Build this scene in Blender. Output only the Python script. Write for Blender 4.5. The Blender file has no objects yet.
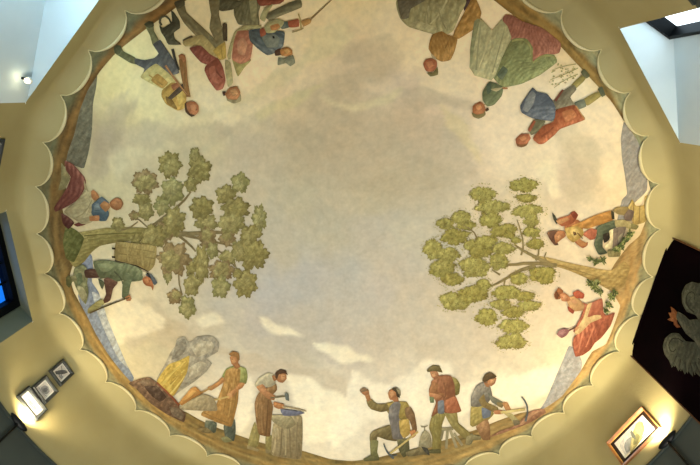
import bpy, bmesh, math, random
import numpy as np
from mathutils import Vector, Matrix, noise
from mathutils.geometry import delaunay_2d_cdt

random.seed(7)
C = bpy.context.scene.collection
SC = bpy.context.scene
SC.view_settings.view_transform = 'Standard'
SC.view_settings.look = 'None'

# ---------------------------------------------------------------- geometry of the place
CAMZ = 1.5                       # camera height above the floor
H = 4.6                          # ceiling height above the camera
F, ZX, ZY = 440.0, 365.0, 95.0   # focal length in px, where the zenith falls in the 700 x 465 frame
u = np.array([(ZX-350)/F, -(ZY-232.5)/F, -1.0]); u /= np.linalg.norm(u)
X = np.array([1.0, 0, 0]); X -= X.dot(u)*u; X /= np.linalg.norm(X)
Y = np.cross(u, X)
ROT = np.array([X, Y, u])
CX, CY = -0.2466, 1.7939         # centre of the oval room
EA, EB = 3.432, 3.209            # half axes of the painted oval

def ray(px, py):
    return ROT @ np.array([(px-350)/F, -(py-232.5)/F, -1.0])
def on_z(px, py, z):             # point of the level plane z (above the camera)
    d = ray(px, py); t = z/d[2]
    return (d[0]*t, d[1]*t, z)
def on_wall(px, py, S=1.03):     # wall angle (deg) and height of a photo point
    d = ray(px, py); A, B = EA*S, EB*S
    ax, ay, cx, cy = d[0]/A, d[1]/B, CX/A, CY/B
    a = ax*ax+ay*ay; b = -2*(ax*cx+ay*cy); c = cx*cx+cy*cy-1
    t = (-b+math.sqrt(b*b-4*a*c))/(2*a)
    return math.degrees(math.atan2((d[1]*t-CY)/B, (d[0]*t-CX)/A)), d[2]*t
def wp(th, z, S=1.03):           # point on the oval wall
    t = math.radians(th)
    return Vector((CX+EA*S*math.cos(t), CY+EB*S*math.sin(t), z+CAMZ))
def wnormal(th):                 # inward normal
    t = math.radians(th)
    n = Vector((math.cos(t)/EA, math.sin(t)/EB, 0)); n.normalize(); return -n

# ---------------------------------------------------------------- helpers
def lin(h):
    h = h.lstrip('#'); o = []
    for i in (0, 2, 4):
        c = int(h[i:i+2], 16)/255
        o.append(c/12.92 if c <= .04045 else ((c+.055)/1.055)**2.4)
    return np.array(o)
def link(name, me, mat=None, parent=None):
    o = bpy.data.objects.new(name, me); C.objects.link(o)
    if mat: me.materials.append(mat)
    if parent: o.parent = parent
    return o
def mesh(name, v, f, mat=None, parent=None, smooth=False):
    me = bpy.data.meshes.new(name); me.from_pydata([tuple(p) for p in v], [], f); me.update()
    if smooth:
        for p in me.polygons: p.use_smooth = True
    return link(name, me, mat, parent)
def bmobj(name, bm, mat=None, parent=None, smooth=False):
    me = bpy.data.meshes.new(name); bmesh.ops.recalc_face_normals(bm, faces=bm.faces); bm.to_mesh(me); bm.free()
    if smooth:
        for p in me.polygons: p.use_smooth = True
    return link(name, me, mat, parent)
def tag(o, label=None, cat=None, group=None, kind=None):
    if label: o['label'] = label
    if cat: o['category'] = cat
    if group: o['group'] = group
    if kind: o['kind'] = kind
    return o
def empty(name, loc, rot=None):
    o = bpy.data.objects.new(name, None); C.objects.link(o); o.location = loc
    if rot is not None: o.rotation_euler = rot
    o.empty_display_size = .1
    return o

def nodes(name):
    m = bpy.data.materials.new(name); m.use_nodes = True
    nt = m.node_tree; return m, nt, nt.nodes['Principled BSDF']
def noisy(name, c1, c2, scale=6, rough=.8, bump=.0, metal=0, detail=6, spec=.3, bscale=None):
    m, nt, b = nodes(name); N = nt.nodes; L = nt.links
    tc = N.new('ShaderNodeTexCoord'); tx = N.new('ShaderNodeTexNoise'); tx.inputs['Scale'].default_value = scale
    tx.inputs['Detail'].default_value = detail
    r = N.new('ShaderNodeValToRGB'); r.color_ramp.elements[0].position = .35; r.color_ramp.elements[1].position = .65
    r.color_ramp.elements[0].color = (*lin(c1), 1); r.color_ramp.elements[1].color = (*lin(c2), 1)
    L.new(tc.outputs['Object'], tx.inputs['Vector']); L.new(tx.outputs['Fac'], r.inputs['Fac']); L.new(r.outputs['Color'], b.inputs['Base Color'])
    b.inputs['Roughness'].default_value = rough; b.inputs['Metallic'].default_value = metal
    b.inputs['Specular IOR Level'].default_value = spec
    if bump:
        t2 = N.new('ShaderNodeTexNoise'); t2.inputs['Scale'].default_value = bscale or scale*8; t2.inputs['Detail'].default_value = 5
        L.new(tc.outputs['Object'], t2.inputs['Vector'])
        bp = N.new('ShaderNodeBump'); bp.inputs['Strength'].default_value = bump; bp.inputs['Distance'].default_value = .01
        L.new(t2.outputs['Fac'], bp.inputs['Height']); L.new(bp.outputs['Normal'], b.inputs['Normal'])
    return m
def paint_mat(name, mott=.16, scale=26, rough=.85):
    m, nt, b = nodes(name); N = nt.nodes; L = nt.links
    at = N.new('ShaderNodeAttribute'); at.attribute_name = 'paint'
    tc = N.new('ShaderNodeTexCoord'); tx = N.new('ShaderNodeTexNoise'); tx.inputs['Scale'].default_value = scale
    tx.inputs['Detail'].default_value = 7; tx.inputs['Roughness'].default_value = .65
    mp = N.new('ShaderNodeMapRange'); mp.inputs['From Min'].default_value = .3; mp.inputs['From Max'].default_value = .7
    mp.inputs['To Min'].default_value = 1-mott; mp.inputs['To Max'].default_value = 1+mott
    mx = N.new('ShaderNodeVectorMath'); mx.operation = 'SCALE'
    L.new(tc.outputs['Object'], tx.inputs['Vector']); L.new(tx.outputs['Fac'], mp.inputs['Value'])
    L.new(at.outputs['Color'], mx.inputs[0]); L.new(mp.outputs['Result'], mx.inputs['Scale']); L.new(mx.outputs['Vector'], b.inputs['Base Color'])
    b.inputs['Roughness'].default_value = rough; b.inputs['Specular IOR Level'].default_value = .15
    return m
FRESCO = paint_mat('fresco_paint')
SKYPAINT = paint_mat('fresco_sky_paint', .09, 14)

# ---------------------------------------------------------------- painting
def nz(x, y, s, o=0.0): return noise.noise(Vector((x*s, y*s, o)))
def P(txt, ox=0, oy=0, s=1.0):
    return [(ox+float(a)/s, oy+float(b)/s) for a, b in (t.split(',') for t in txt.split())]
def smooth_closed(p, step=2.2):
    n = len(p); out = []
    for i in range(n):
        p0, p1, p2, p3 = (np.array(p[(i+k) % n]) for k in (-1, 0, 1, 2))
        k = max(1, int(np.linalg.norm(p2-p1)/step))
        for j in range(k):
            t = j/k; T = .24
            m1, m2 = T*(p2-p0), T*(p3-p1)
            d = np.linalg.norm(p2-p1)
            for m in (m1, m2):
                l = np.linalg.norm(m)
                if l > d: m *= d/l
            out.append((2*t**3-3*t*t+1)*p1+(t**3-2*t*t+t)*m1+(-2*t**3+3*t*t)*p2+(t**3-t*t)*m2)
    return out
def stroke_poly(p, w0, w1):
    p = [np.array(q, float) for q in p]
    if len(p) > 2:      # soften
        q = [p[0]]
        for a, b in zip(p[:-1], p[1:]):
            q += [a*.67+b*.33, a*.33+b*.67]
        p = q+[p[-1]]
    L, R = [], []
    for i, a in enumerate(p):
        d = p[min(i+1, len(p)-1)]-p[max(i-1, 0)]; d /= (np.linalg.norm(d)+1e-9)
        n = np.array([-d[1], d[0]]); w = (w0+(w1-w0)*i/(len(p)-1))/2
        L.append(a+n*w); R.append(a-n*w)
    return L+R[::-1]

def tone(c):          # limewashed, slightly faded pigment
    l = float(c@np.array([.3, .6, .1])); return c*(1-FADE)+FADE*l*np.array([1.16, 1.0, .52])
FADE = .30
class Fill:
    """one flat painted patch: outline in px of the mural, colour, modelling of the brush"""
    def __init__(s, col, pts, smooth=True, relief=.24, w=4.0, fold=None, dens=1.2, lp=(-.55, -.8), mott=.10, edge=.09, col2=None, grad=None):
        s.col = tone(lin(col)); s.pts = smooth_closed(pts) if smooth else [np.array(p, float) for p in pts]
        s.z = None; s.relief, s.w, s.fold, s.dens, s.lp, s.mott, s.edge = relief, w, fold, dens, lp, mott, edge
        s.col2 = tone(lin(col2)) if col2 else None; s.grad = grad
def stroke(col, pts, w0, w1=None, **k):
    k.setdefault('relief', .12); k.setdefault('edge', .05); k.setdefault('dens', 2.5)
    q = Fill(col, stroke_poly(pts, w0, w0 if w1 is None else w1), smooth=False, **k); q.thin = w0; return q

def tri_fill(fl):
    b = fl.pts; n = len(b); B = np.array(b)
    x0, y0 = B.min(0); x1, y1 = B.max(0)
    nx, ny = int((x1-x0)/fl.dens)+1, int((y1-y0)/fl.dens)+1
    gx, gy = np.meshgrid(x0+(np.arange(nx)+.5)*fl.dens, y0+(np.arange(ny)+.5)*fl.dens)
    q = np.c_[gx.ravel(), gy.ravel()]
    rs = np.random.RandomState(int(abs(x0*31+y0*7)) % 9999)
    q = q+rs.uniform(-.28, .28, q.shape)*fl.dens
    A, D = B, np.roll(B, -1, 0)
    ins = np.zeros(len(q), bool)
    for (ax, ay), (dx, dy) in zip(A, D):
        c = ((ay > q[:, 1]) != (dy > q[:, 1]))
        with np.errstate(divide='ignore', invalid='ignore'):
            xx = (dx-ax)*(q[:, 1]-ay)/(dy-ay)+ax
        ins ^= c & (q[:, 0] < xx)
    q = q[ins]
    if len(q):
        e = D-A; l2 = (e**2).sum(1)+1e-9
        t = np.clip(((q[:, None]-A[None])*e[None]).sum(2)/l2, 0, 1)
        d = np.linalg.norm(A[None]+t[..., None]*e[None]-q[:, None], axis=2).min(1)
        q = q[d > fl.dens*.35]
    pts = [Vector(p) for p in B]+[Vector(p) for p in q]
    V, E, T, _, _, _ = delaunay_2d_cdt(pts, [(i, (i+1) % n) for i in range(n)], [], 1, 1e-4)
    return np.array([tuple(v) for v in V]), T, A, D

def shade(fl, V, A, D):
    e = D-A; l2 = (e**2).sum(1)+1e-9
    t = np.clip(((V[:, None]-A[None])*e[None]).sum(2)/l2, 0, 1)
    near = A[None]+t[..., None]*e[None]; dv = near-V[:, None]; ds = np.linalg.norm(dv, axis=2)
    k = ds.argmin(1); d = ds[np.arange(len(V)), k]
    # outward direction: smooth blend of the boundary around the point
    wgt = 1/(ds+.6)**3
    nrm = (dv*wgt[..., None]/(ds[..., None]+.3)).sum(1)/wgt.sum(1)[:, None]
    lp = np.array(fl.lp)/np.linalg.norm(fl.lp)
    f = 1+fl.relief*(nrm@lp)*np.clip(1.25-d/fl.w, 0, 1)
    f *= 1-fl.edge*np.exp(-(d/1.0)**2)
    out = np.zeros((len(V), 3))
    c0 = A.mean(0); ext = max(6.0, np.ptp(A@lp)); glob = ((V-c0)@lp)/ext          # light side of the whole patch
    f *= 1+np.clip(fl.relief, 0, .4)*.9*glob
    big = min(1.0, ext/14)
    if fl.fold: sa = math.radians(fl.fold[0]+90)
    else: sa = math.atan2(lp[1], lp[0])+1.2
    ca, sn = math.cos(sa), math.sin(sa); sd = (abs(c0[0])*.37+abs(c0[1])*.61) % 50
    for i, (x, y) in enumerate(V):
        al, ac = x*ca+y*sn, -x*sn+y*ca
        m = 1+fl.mott*(1.1*nz(x, y, .28, 3.1)+.8*nz(x, y, .9, 8.2))
        if fl.relief > 0: m *= 1+.34*big*noise.noise(Vector((al*.13, ac*.62, sd)))+.20*noise.noise(Vector((al*.3, ac*1.5, sd+9)))
        if fl.fold:
            a, wl, am = fl.fold; a = math.radians(a)
            q = (x*math.cos(a)+y*math.sin(a)); r = -x*math.sin(a)+y*math.cos(a)
            m *= 1+.85*am*(.6+.8*nz(x, y, .05, 77)+.4)*math.sin(6.283*q/wl*(1+.1*nz(x, y, .02, 3))+4.0*nz(x, y, .08, 5)+.05*r)
        c = fl.col
        if fl.col2 is not None:
            gx, gy, hx, hy = fl.grad
            g = ((x-gx)*(hx-gx)+(y-gy)*(hy-gy))/((hx-gx)**2+(hy-gy)**2)
            g = min(1, max(0, g+.25*nz(x, y, .15, 1.7))); c = fl.col*(1-g)+fl.col2*g
        k = f[i]*m; hue = .02+.06*nz(x, y, .22, 40)+.04*nz(x, y, .7, 44)
        cc = c*k
        if k > 1: cc = cc+(k-1)*.30*np.array([.30, .25, .15])        # pale dry highlights
        else: cc = cc*np.array([1+(1-k)*.12, 1, 1-(1-k)*.10])          # warm shadows
        out[i] = cc*np.array([1+hue, 1, 1-hue])
    return np.clip(out, 0.002, .95)

LAYER = [0.004]
def painted(name, fills, parent, label=None, kind=None, place=None, mat=None, lift=None):
    """all patches of ONE painted part as one mesh, each patch a hair below the one before"""
    v, f, col = [], [], []; base = None
    for fl in fills:
        if fl is None: continue
        if not hasattr(fl, 'thin'): base = base if fl.dens >= 8 else fl.col
        elif base is not None and fl.thin < 3: fl.col = fl.col*.5+base*.5      # thin brush lines sink into the colour below
        LAYER[0] += .00022 if fl.dens < 8 else .000004
        V, T, A, D = tri_fill(fl)
        if not len(V): continue
        cc = shade(fl, V, A, D); o = len(v)
        z = H-(LAYER[0] if fl.z is None else fl.z)
        for (x, y) in V:
            p = on_z(x, y, z); v.append((p[0], p[1], p[2]+CAMZ))
        f += [tuple(o+i for i in t) for t in T]; col += list(cc)
    me = bpy.data.meshes.new(name); me.from_pydata(v, [], f); me.update()
    at = me.color_attributes.new('paint', 'FLOAT_COLOR', 'POINT')
    at.data.foreach_set('color', np.c_[np.array(col), np.ones(len(col))].astype(np.float32).ravel())
    o = link(name, me, mat or FRESCO, parent)
    if label: o['label'] = label
    if kind: o['kind'] = kind
    return o

LAMP_R, LAMP_L, LAMP_X, LAMP_F = 62, 40, 30, 10
WORLD = 3.5
DAY_R, DAY_L = 32, 110
ROOM = [((.15, 3.1, .5), 305, (1, .964, .90), 2.8)]

# ---------------------------------------------------------------- the setting
PLASTER = noisy('cream_plaster', '#ab9f6f', '#a09362', 1.3, .75, .12, bscale=30)
PLASTER_LOBE = PLASTER
RIM = noisy('pale_scallop_rim', '#d8cc9c', '#cdc08e', 3, .6)
DARKWALL = noisy('dark_grey_green_wall', '#3d4540', '#353c38', 2, .6, .1)
REVEAL = noisy('white_window_reveal', '#cfdde0', '#c3d3d8', 2, .7)
FLOORM = noisy('oak_floor', '#8a6a42', '#6f5231', 3, .45)
CEILM = noisy('ceiling_plaster', '#cfc6a0', '#c6bc94', 2, .8)
ZD = .768*H                       # where the dark lower wall begins
ZH = .941*H                       # window heads
SW = 1.03

# openings: (angle from, angle to, sill height over the camera, head height over the camera)
OPEN = [(-45.35, -24.4, .9, ZH), (-148.55, -126.0, .9, ZH), (168.9, 191.15, 1.6, ZH)]
def chord(th):
    """the wall runs straight across each opening"""
    for a, b, s, h in OPEN:
        if ((th-a) % 360) <= (b-a): return SW*math.cos(math.radians((b-a)/2))/math.cos(math.radians((th-a) % 360-(b-a)/2))
    return SW

cusp_px = [(36.5,186),(36.5,233),(45,273),(136.5,409),(169,436),(207.5,455),(497.5,451.5),(532,436),(566,413.5),(594,385.5),(617,350),(640,315),(652,276),(656.6,229),(659,183),(647,136),(628,93),(602,48),(560.6,11),(125,9.5),(88,49),(60,94),(49,144)]
cus = []
for c in cusp_px:
    p = on_z(*c, H); cus.append(math.degrees(math.atan2((p[1]-CY)/EB, (p[0]-CX)/EA)) % 360)
cus.sort()
full = []
for i, a in enumerate(cus):       # the scallops out of the frame follow the same spacing
    b = cus[(i+1) % len(cus)]+(360 if i == len(cus)-1 else 0)
    n = max(1, round((b-a)/8.8))
    full += [a+(b-a)*k/n for k in range(n)]
full = sorted(x % 360 for x in full)

# scallop inner edge: radius factor for each angle
TIP = .958
lob = []                          # list of (angle, radius factor, lobe index)
for i, a in enumerate(full):
    b = full[(i+1) % len(full)]+(360 if i == len(full)-1 else 0)
    K = 16
    for k in range(K):
        t = k/K; x = 2*t-1
        r = 1.0-(1.0-TIP)*(max(0, 1-abs(x)**2.2))**.68
        lob.append((a+(b-a)*t, r, i))
rows = [(None, -.022), (None, -.036), (1.012, -.062), (1.021, -.095), (1.027, -.14), (SW-.0006, -.2), (SW, -.29)]
v, f = [], []
n = len(lob)
for (th, r, i) in lob:
    for k, (S, dz) in enumerate(rows):
        if S is None: S = r+(.0 if k == 0 else .010)
        S = max(S, r+.002*k)
        if k >= 2: S = min(S, chord(th)+(.006 if k == 2 else .002 if k == 3 else 0))
        v.append(wp(th, H+dz, S))
m = len(rows)
for i in range(n):
    for k in range(m-1):
        f.append((i*m+k, i*m+k+1, ((i+1) % n)*m+k+1, ((i+1) % n)*m+k))
cove = mesh('ceiling_cove', v, f, PLASTER_LOBE, None, True); tag(cove, kind='structure')

# raised rims of the scallops
bm = bmesh.new()
for i in range(len(full)):
    pts = [(th, r) for th, r, j in lob if j == i]
    nx = full[(i+1) % len(full)]+(360 if i == len(full)-1 else 0)
    pts = [(th, r) for th, r in pts]+[(nx, 1.0)]
    ring_prev = None
    for q, (th, r) in enumerate(pts):
        c = wp(th, H-.024, r-.001)
        a0 = wp(*((pts[max(q-1, 0)][0], H-.024, pts[max(q-1, 0)][1])))
        a1 = wp(*((pts[min(q+1, len(pts)-1)][0], H-.024, pts[min(q+1, len(pts)-1)][1])))
        d = (a1-a0).normalized(); nrm = Vector((0, 0, 1)); s = d.cross(nrm).normalized()
        rr = .004+.012*math.sin(math.pi*q/(len(pts)-1))**1.3
        ring = [bm.verts.new(c+s*rr*math.cos(2*math.pi*k/8)+nrm*rr*1.0*math.sin(2*math.pi*k/8)) for k in range(8)]
        if ring_prev:
            for k in range(8): bm.faces.new((ring_prev[k], ring_prev[(k+1) % 8], ring[(k+1) % 8], ring[k]))
        ring_prev = ring
tag(bmobj('trim_1', bm, RIM, None, True), kind='structure')

# the flat ceiling over the painting
v = [(CX, CY, H+.03+CAMZ)]+[wp(a, H+.03, 1.06) for a in range(0, 360, 4)]
tag(mesh('ceiling', v, [(0, 1+i, 1+(i+1) % 90) for i in range(90)], CEILM), kind='structure')
v = [(CX, CY, 0)]+[wp(a, -CAMZ, 1.06) for a in range(0, 360, 4)]
tag(mesh('floor', v, [(0, 1+i, 1+(i+1) % 90) for i in range(90)], FLOORM), kind='structure')

def zdark(t):      # the dark lower paint starts a little lower along the rear wall
    k = min(1, max(0, (-18-((t+180) % 360-180))/12)) if ((t+180) % 360-180) > -160 else 0
    return ZD-.038*H*k
def wall_grid(name, z0, z1, mat):
    ths = set(float(a) for a in np.arange(-180, 180, 2.0))
    zs = {z0, z1}
    for a, b, s, h in OPEN:
        for t in (a, b): ths.add((t+180) % 360-180)
        for z in (s, h):
            if z0 < z < z1: zs.add(z)
    ths = sorted(ths); zs = sorted(zs)
    v = [wp(t, zdark(t) if z == ZD else z, chord(t) if z > .85 else SW) for t in ths for z in zs]; f = []; m = len(zs); n = len(ths)
    for i in range(n):
        t2 = ths[i+1] if i < n-1 else ths[0]+360
        tm = (ths[i]+t2)/2
        for k in range(m-1):
            zm = (zs[k]+zs[k+1])/2
            if any(((tm-a) % 360) < (b-a) and s < zm < h for a, b, s, h in OPEN): continue
            f.append((i*m+k, ((i+1) % n)*m+k, ((i+1) % n)*m+k+1, i*m+k+1))
    o = mesh(name, v, f, mat, None, True); tag(o, kind='structure'); return o
wall_grid('wall_upper', ZD, H-.29, PLASTER)
wall_grid('wall_lower', -CAMZ, ZD, DARKWALL)
# narrow ledge where the two paints meet
v, f = [], []
ths = [a for a in range(0, 361, 2)]
segs = []
def in_open(t): return any(((t-a) % 360) < (b-a) for a, b, s, h in OPEN)
bm = bmesh.new(); prev = None
for t in ths:
    if in_open(t): prev = None; continue
    ring = [bm.verts.new(wp(t, zdark(t)+dz, S)) for dz, S in ((-.02, SW+.002), (-.02, SW-.004), (.0, SW-.004), (.0, SW+.002))]
    if prev:
        for k in range(4): bm.faces.new((prev[k], prev[(k+1) % 4], ring[(k+1) % 4], ring[k]))
    prev = ring
tag(bmobj('trim_2', bm, DARKWALL), kind='structure')

FRAME_BLACK = noisy('black_window_frame', '#05080a', '#030506', 5, .5, spec=.12)
def pane_mat(name, tint):
    m, nt, b = nodes(name); N = nt.nodes; L = nt.links
    tr = N.new('ShaderNodeBsdfTransparent'); tr.inputs[0].default_value = (*tint, 1)
    gl = N.new('ShaderNodeBsdfGlossy'); gl.inputs['Roughness'].default_value = .05
    mx = N.new('ShaderNodeMixShader'); mx.inputs[0].default_value = .05
    L.new(tr.outputs[0], mx.inputs[1]); L.new(gl.outputs[0], mx.inputs[2]); L.new(mx.outputs[0], N['Material Output'].inputs['Surface'])
    return m
PANE = pane_mat('clear_window_glass', (.95, .98, 1))
PANE_BLUE = pane_mat('blue_leaded_glass', (.004, .075, .30))

def recess(idx, a, b, sill, head, W0, W1, head_out, mat=REVEAL):
    """reveal of a window: soffit, sill and two jambs from the curved wall to the window plane W0-W1 (W0 at angle b)"""
    arc = [wp(b+(a-b)*k/14, 0, chord(b+(a-b)*k/14+(1e-6 if k == 14 else -1e-6))) for k in range(15)]     # from b to a
    out = [Vector((W0[0]+(W1[0]-W0[0])*k/14, W0[1]+(W1[1]-W0[1])*k/14, 0)) for k in range(15)]
    v, f = [], []
    for p, q in zip(arc, out):
        v += [(p.x, p.y, head+CAMZ), (q.x, q.y, head_out+CAMZ), (p.x, p.y, sill+CAMZ), (q.x, q.y, sill+CAMZ)]
    for k in range(14):
        o, e = 4*k, 4*k+4
        f += [(o, o+1, e+1, e), (o+2, e+2, e+3, o+3)]
    f += [(0, 2, 3, 1), (56, 57, 59, 58)]
    r = mesh('window_%d_reveal' % idx, v, f, mat); tag(r, kind='structure'); return r
def window(idx, W0, W1, z0, z1, bar, nx, nzr, pane):
    """window in the upright plane W0-W1: one frame, its bars and one pane"""
    w0, w1 = Vector((*W0, 0)), Vector((*W1, 0)); d = (w1-w0); L_ = d.length; d.normalize(); nn = Vector((-d.y, d.x, 0))
    def box(bm, s0, s1, h0, h1, t0, t1):
        vs = [bm.verts.new(w0+d*s+nn*t+Vector((0, 0, h+CAMZ))) for s in (s0, s1) for h in (h0, h1) for t in (t0, t1)]
        for q in ((0, 1, 3, 2), (4, 6, 7, 5), (0, 4, 5, 1), (2, 3, 7, 6), (0, 2, 6, 4), (1, 5, 7, 3)): bm.faces.new([vs[i] for i in q])
    bm = bmesh.new()
    box(bm, 0, bar, z0, z1, -.05, .05); box(bm, L_-bar, L_, z0, z1, -.05, .05)
    box(bm, bar, L_-bar, z1-bar, z1, -.05, .05); box(bm, bar, L_-bar, z0, z0+bar, -.05, .05)
    fr = bmobj('window_%d' % idx, bm, FRAME_BLACK); tag(fr, kind='structure')
    bm = bmesh.new()
    for k in range(1, nx): s = bar+(L_-2*bar)*k/nx; box(bm, s-.009, s+.009, z0+bar, z1-bar, -.012, .012)
    for k in range(1, nzr): h = z0+bar+(z1-z0-2*bar)*k/nzr; box(bm, bar, L_-bar, h-.009, h+.009, -.014, .014)
    if len(bm.verts): bmobj('glazing_bars', bm, FRAME_BLACK, fr)
    else: bm.free()
    vs = [w0+d*s+Vector((0, 0, h+CAMZ)) for s, h in ((bar, z0+bar), (L_-bar, z0+bar), (L_-bar, z1-bar), (bar, z1-bar))]
    mesh('pane', vs, [(0, 1, 2, 3)], pane, fr)
    return fr
R0, R1 = (2.722, -.512), (2.26, -.79)
recess(1, *OPEN[0], R0, R1, ZH+.0); window(1, R0, R1, .9, ZH, .038, 1, 2, PANE)
L1, L0 = (-2.10, -1.50), (-2.778, -1.10)
recess(2, OPEN[1][0], OPEN[1][1], .9, ZH, L1, L0, ZH); window(2, L1, L0, .9, ZH, .05, 2, 3, PANE)
B0, B1 = (-4.0, 1.22), (-4.0, 2.32)
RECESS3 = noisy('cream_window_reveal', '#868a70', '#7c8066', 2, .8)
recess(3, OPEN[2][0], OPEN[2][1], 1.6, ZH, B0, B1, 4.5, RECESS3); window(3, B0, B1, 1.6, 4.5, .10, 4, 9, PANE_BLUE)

# ---------------------------------------------------------------- the painted ceiling
MUR = empty('ceiling_mural', (0, 0, 0))
tag(MUR, 'large oval ceiling painting of folk figures, two trees and clouds inside scalloped border', 'mural')

SKY = [(110,70,'#d3c486'),(150,90,'#d8ca90'),(90,140,'#bdae84'),(120,120,'#cdbf8a'),(200,130,'#d9cb98'),(230,110,'#e2d3a0'),(260,60,'#e6d5a0'),(300,90,'#decd9c'),(330,40,'#ddcb93'),
 (350,70,'#d2c092'),(400,20,'#dccb96'),(330,110,'#cdbd92'),(300,150,'#c8ba92'),(250,150,'#cdc09a'),(230,190,'#cfc29c'),(170,160,'#cdbf92'),(140,150,'#d2c698'),(110,190,'#d4c796'),
 (410,90,'#d3c29a'),(370,100,'#d9c99e'),(440,90,'#e4d4a4'),(430,120,'#d5c39c'),(480,60,'#ead8a4'),(450,140,'#d8c8a2'),(500,130,'#ead8ac'),(540,160,'#ead8ac'),(560,110,'#ead9aa'),(590,150,'#e2d0a4'),
 (570,180,'#dcc9a2'),(610,170,'#ead7aa'),(600,120,'#ead7a8'),(540,200,'#e6d4a8'),(620,200,'#e2cfa2'),(380,150,'#cfc19a'),(340,180,'#cbbf9a'),(300,200,'#c6bc98'),(380,200,'#c9bd98'),(420,190,'#cbbf9c'),
 (330,230,'#c4bb9a'),(280,240,'#c5bc9c'),(380,240,'#c8bea0'),(420,240,'#cbc2a2'),(300,280,'#c2bca6'),(270,290,'#c3bda8'),(340,280,'#c4bda4'),(380,290,'#cbc2a8'),(250,270,'#c4bca2'),(230,260,'#d0c4a0'),
 (200,220,'#d2c69e'),(160,230,'#d4c79c'),(190,300,'#cfc5a2'),(160,300,'#d6caa2'),(140,290,'#dfd1a4'),(130,330,'#dccfa0'),(150,340,'#d3c59a'),(110,320,'#d8cb9c'),(220,320,'#cdc4a6'),(200,330,'#d3c7a2'),
 (260,320,'#c9c0a6'),(300,330,'#c9bfa2'),(250,345,'#d0c5a6'),(240,360,'#ddd2ae'),(300,360,'#d3c8a6'),(270,350,'#cfc4a4'),(330,330,'#ccc2a6'),(350,350,'#d0c5a8'),(380,340,'#d2c6a6'),(330,380,'#e2d7b4'),
 (300,390,'#d6ccac'),(310,420,'#e6dcba'),(290,380,'#e0d6b4'),(340,420,'#e9dfbd'),(360,400,'#e6dbb8'),(230,400,'#e6dab4'),(220,440,'#e6dab2'),(420,400,'#ebe0bc'),(400,370,'#e0d3b0'),(430,350,'#d8cba8'),
 (460,360,'#e0d2ae'),(480,330,'#d9caa6'),(520,360,'#e4d5ae'),(540,330,'#e3d3ac'),(500,390,'#ecdfb8'),(530,400,'#e8dab0'),(560,340,'#ead9b0'),(550,280,'#e2d0a8'),(580,230,'#e8d6ac'),(540,250,'#e4d2a8'),
 (420,310,'#d2c5a4'),(400,270,'#cbc0a2'),(440,310,'#d5c7a4'),(100,230,'#d5c898'),(120,260,'#d8cb9c'),(110,290,'#e2d5a8'),(590,60,'#e0cc94'),(210,50,'#d8c890'),(440,40,'#e4d39c'),(620,240,'#d8c494'),(350,0,'#dac88e'),(350,-60,'#d6c48c'),(250,-40,'#d2c088'),(450,-40,'#dac890')]
SKP = np.array([(a, b) for a, b, c in SKY], float); SKC = np.array([lin(c) for a, b, c in SKY])
SKC *= (1-.10*np.clip((SKP[:, 1]-240)/120, 0, 1))[:, None]  # lower sky paint dimmed to offset the strong light there
SKC *= (1-.08*np.clip((SKP[:, 0]-480)/80, 0, 1))[:, None]*np.array([1, 1, 1.02])
SKC *= (1+.22*np.clip((190-SKP[:, 1])/170, 0, 1))[:, None]*np.array([1.03, 1, 1.10])**np.clip((190-SKP[:, 1])/170, 0, 1)[:, None]  # upper sky paint brightened where the fill light falls off
SKM = SKC.mean(0)
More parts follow.
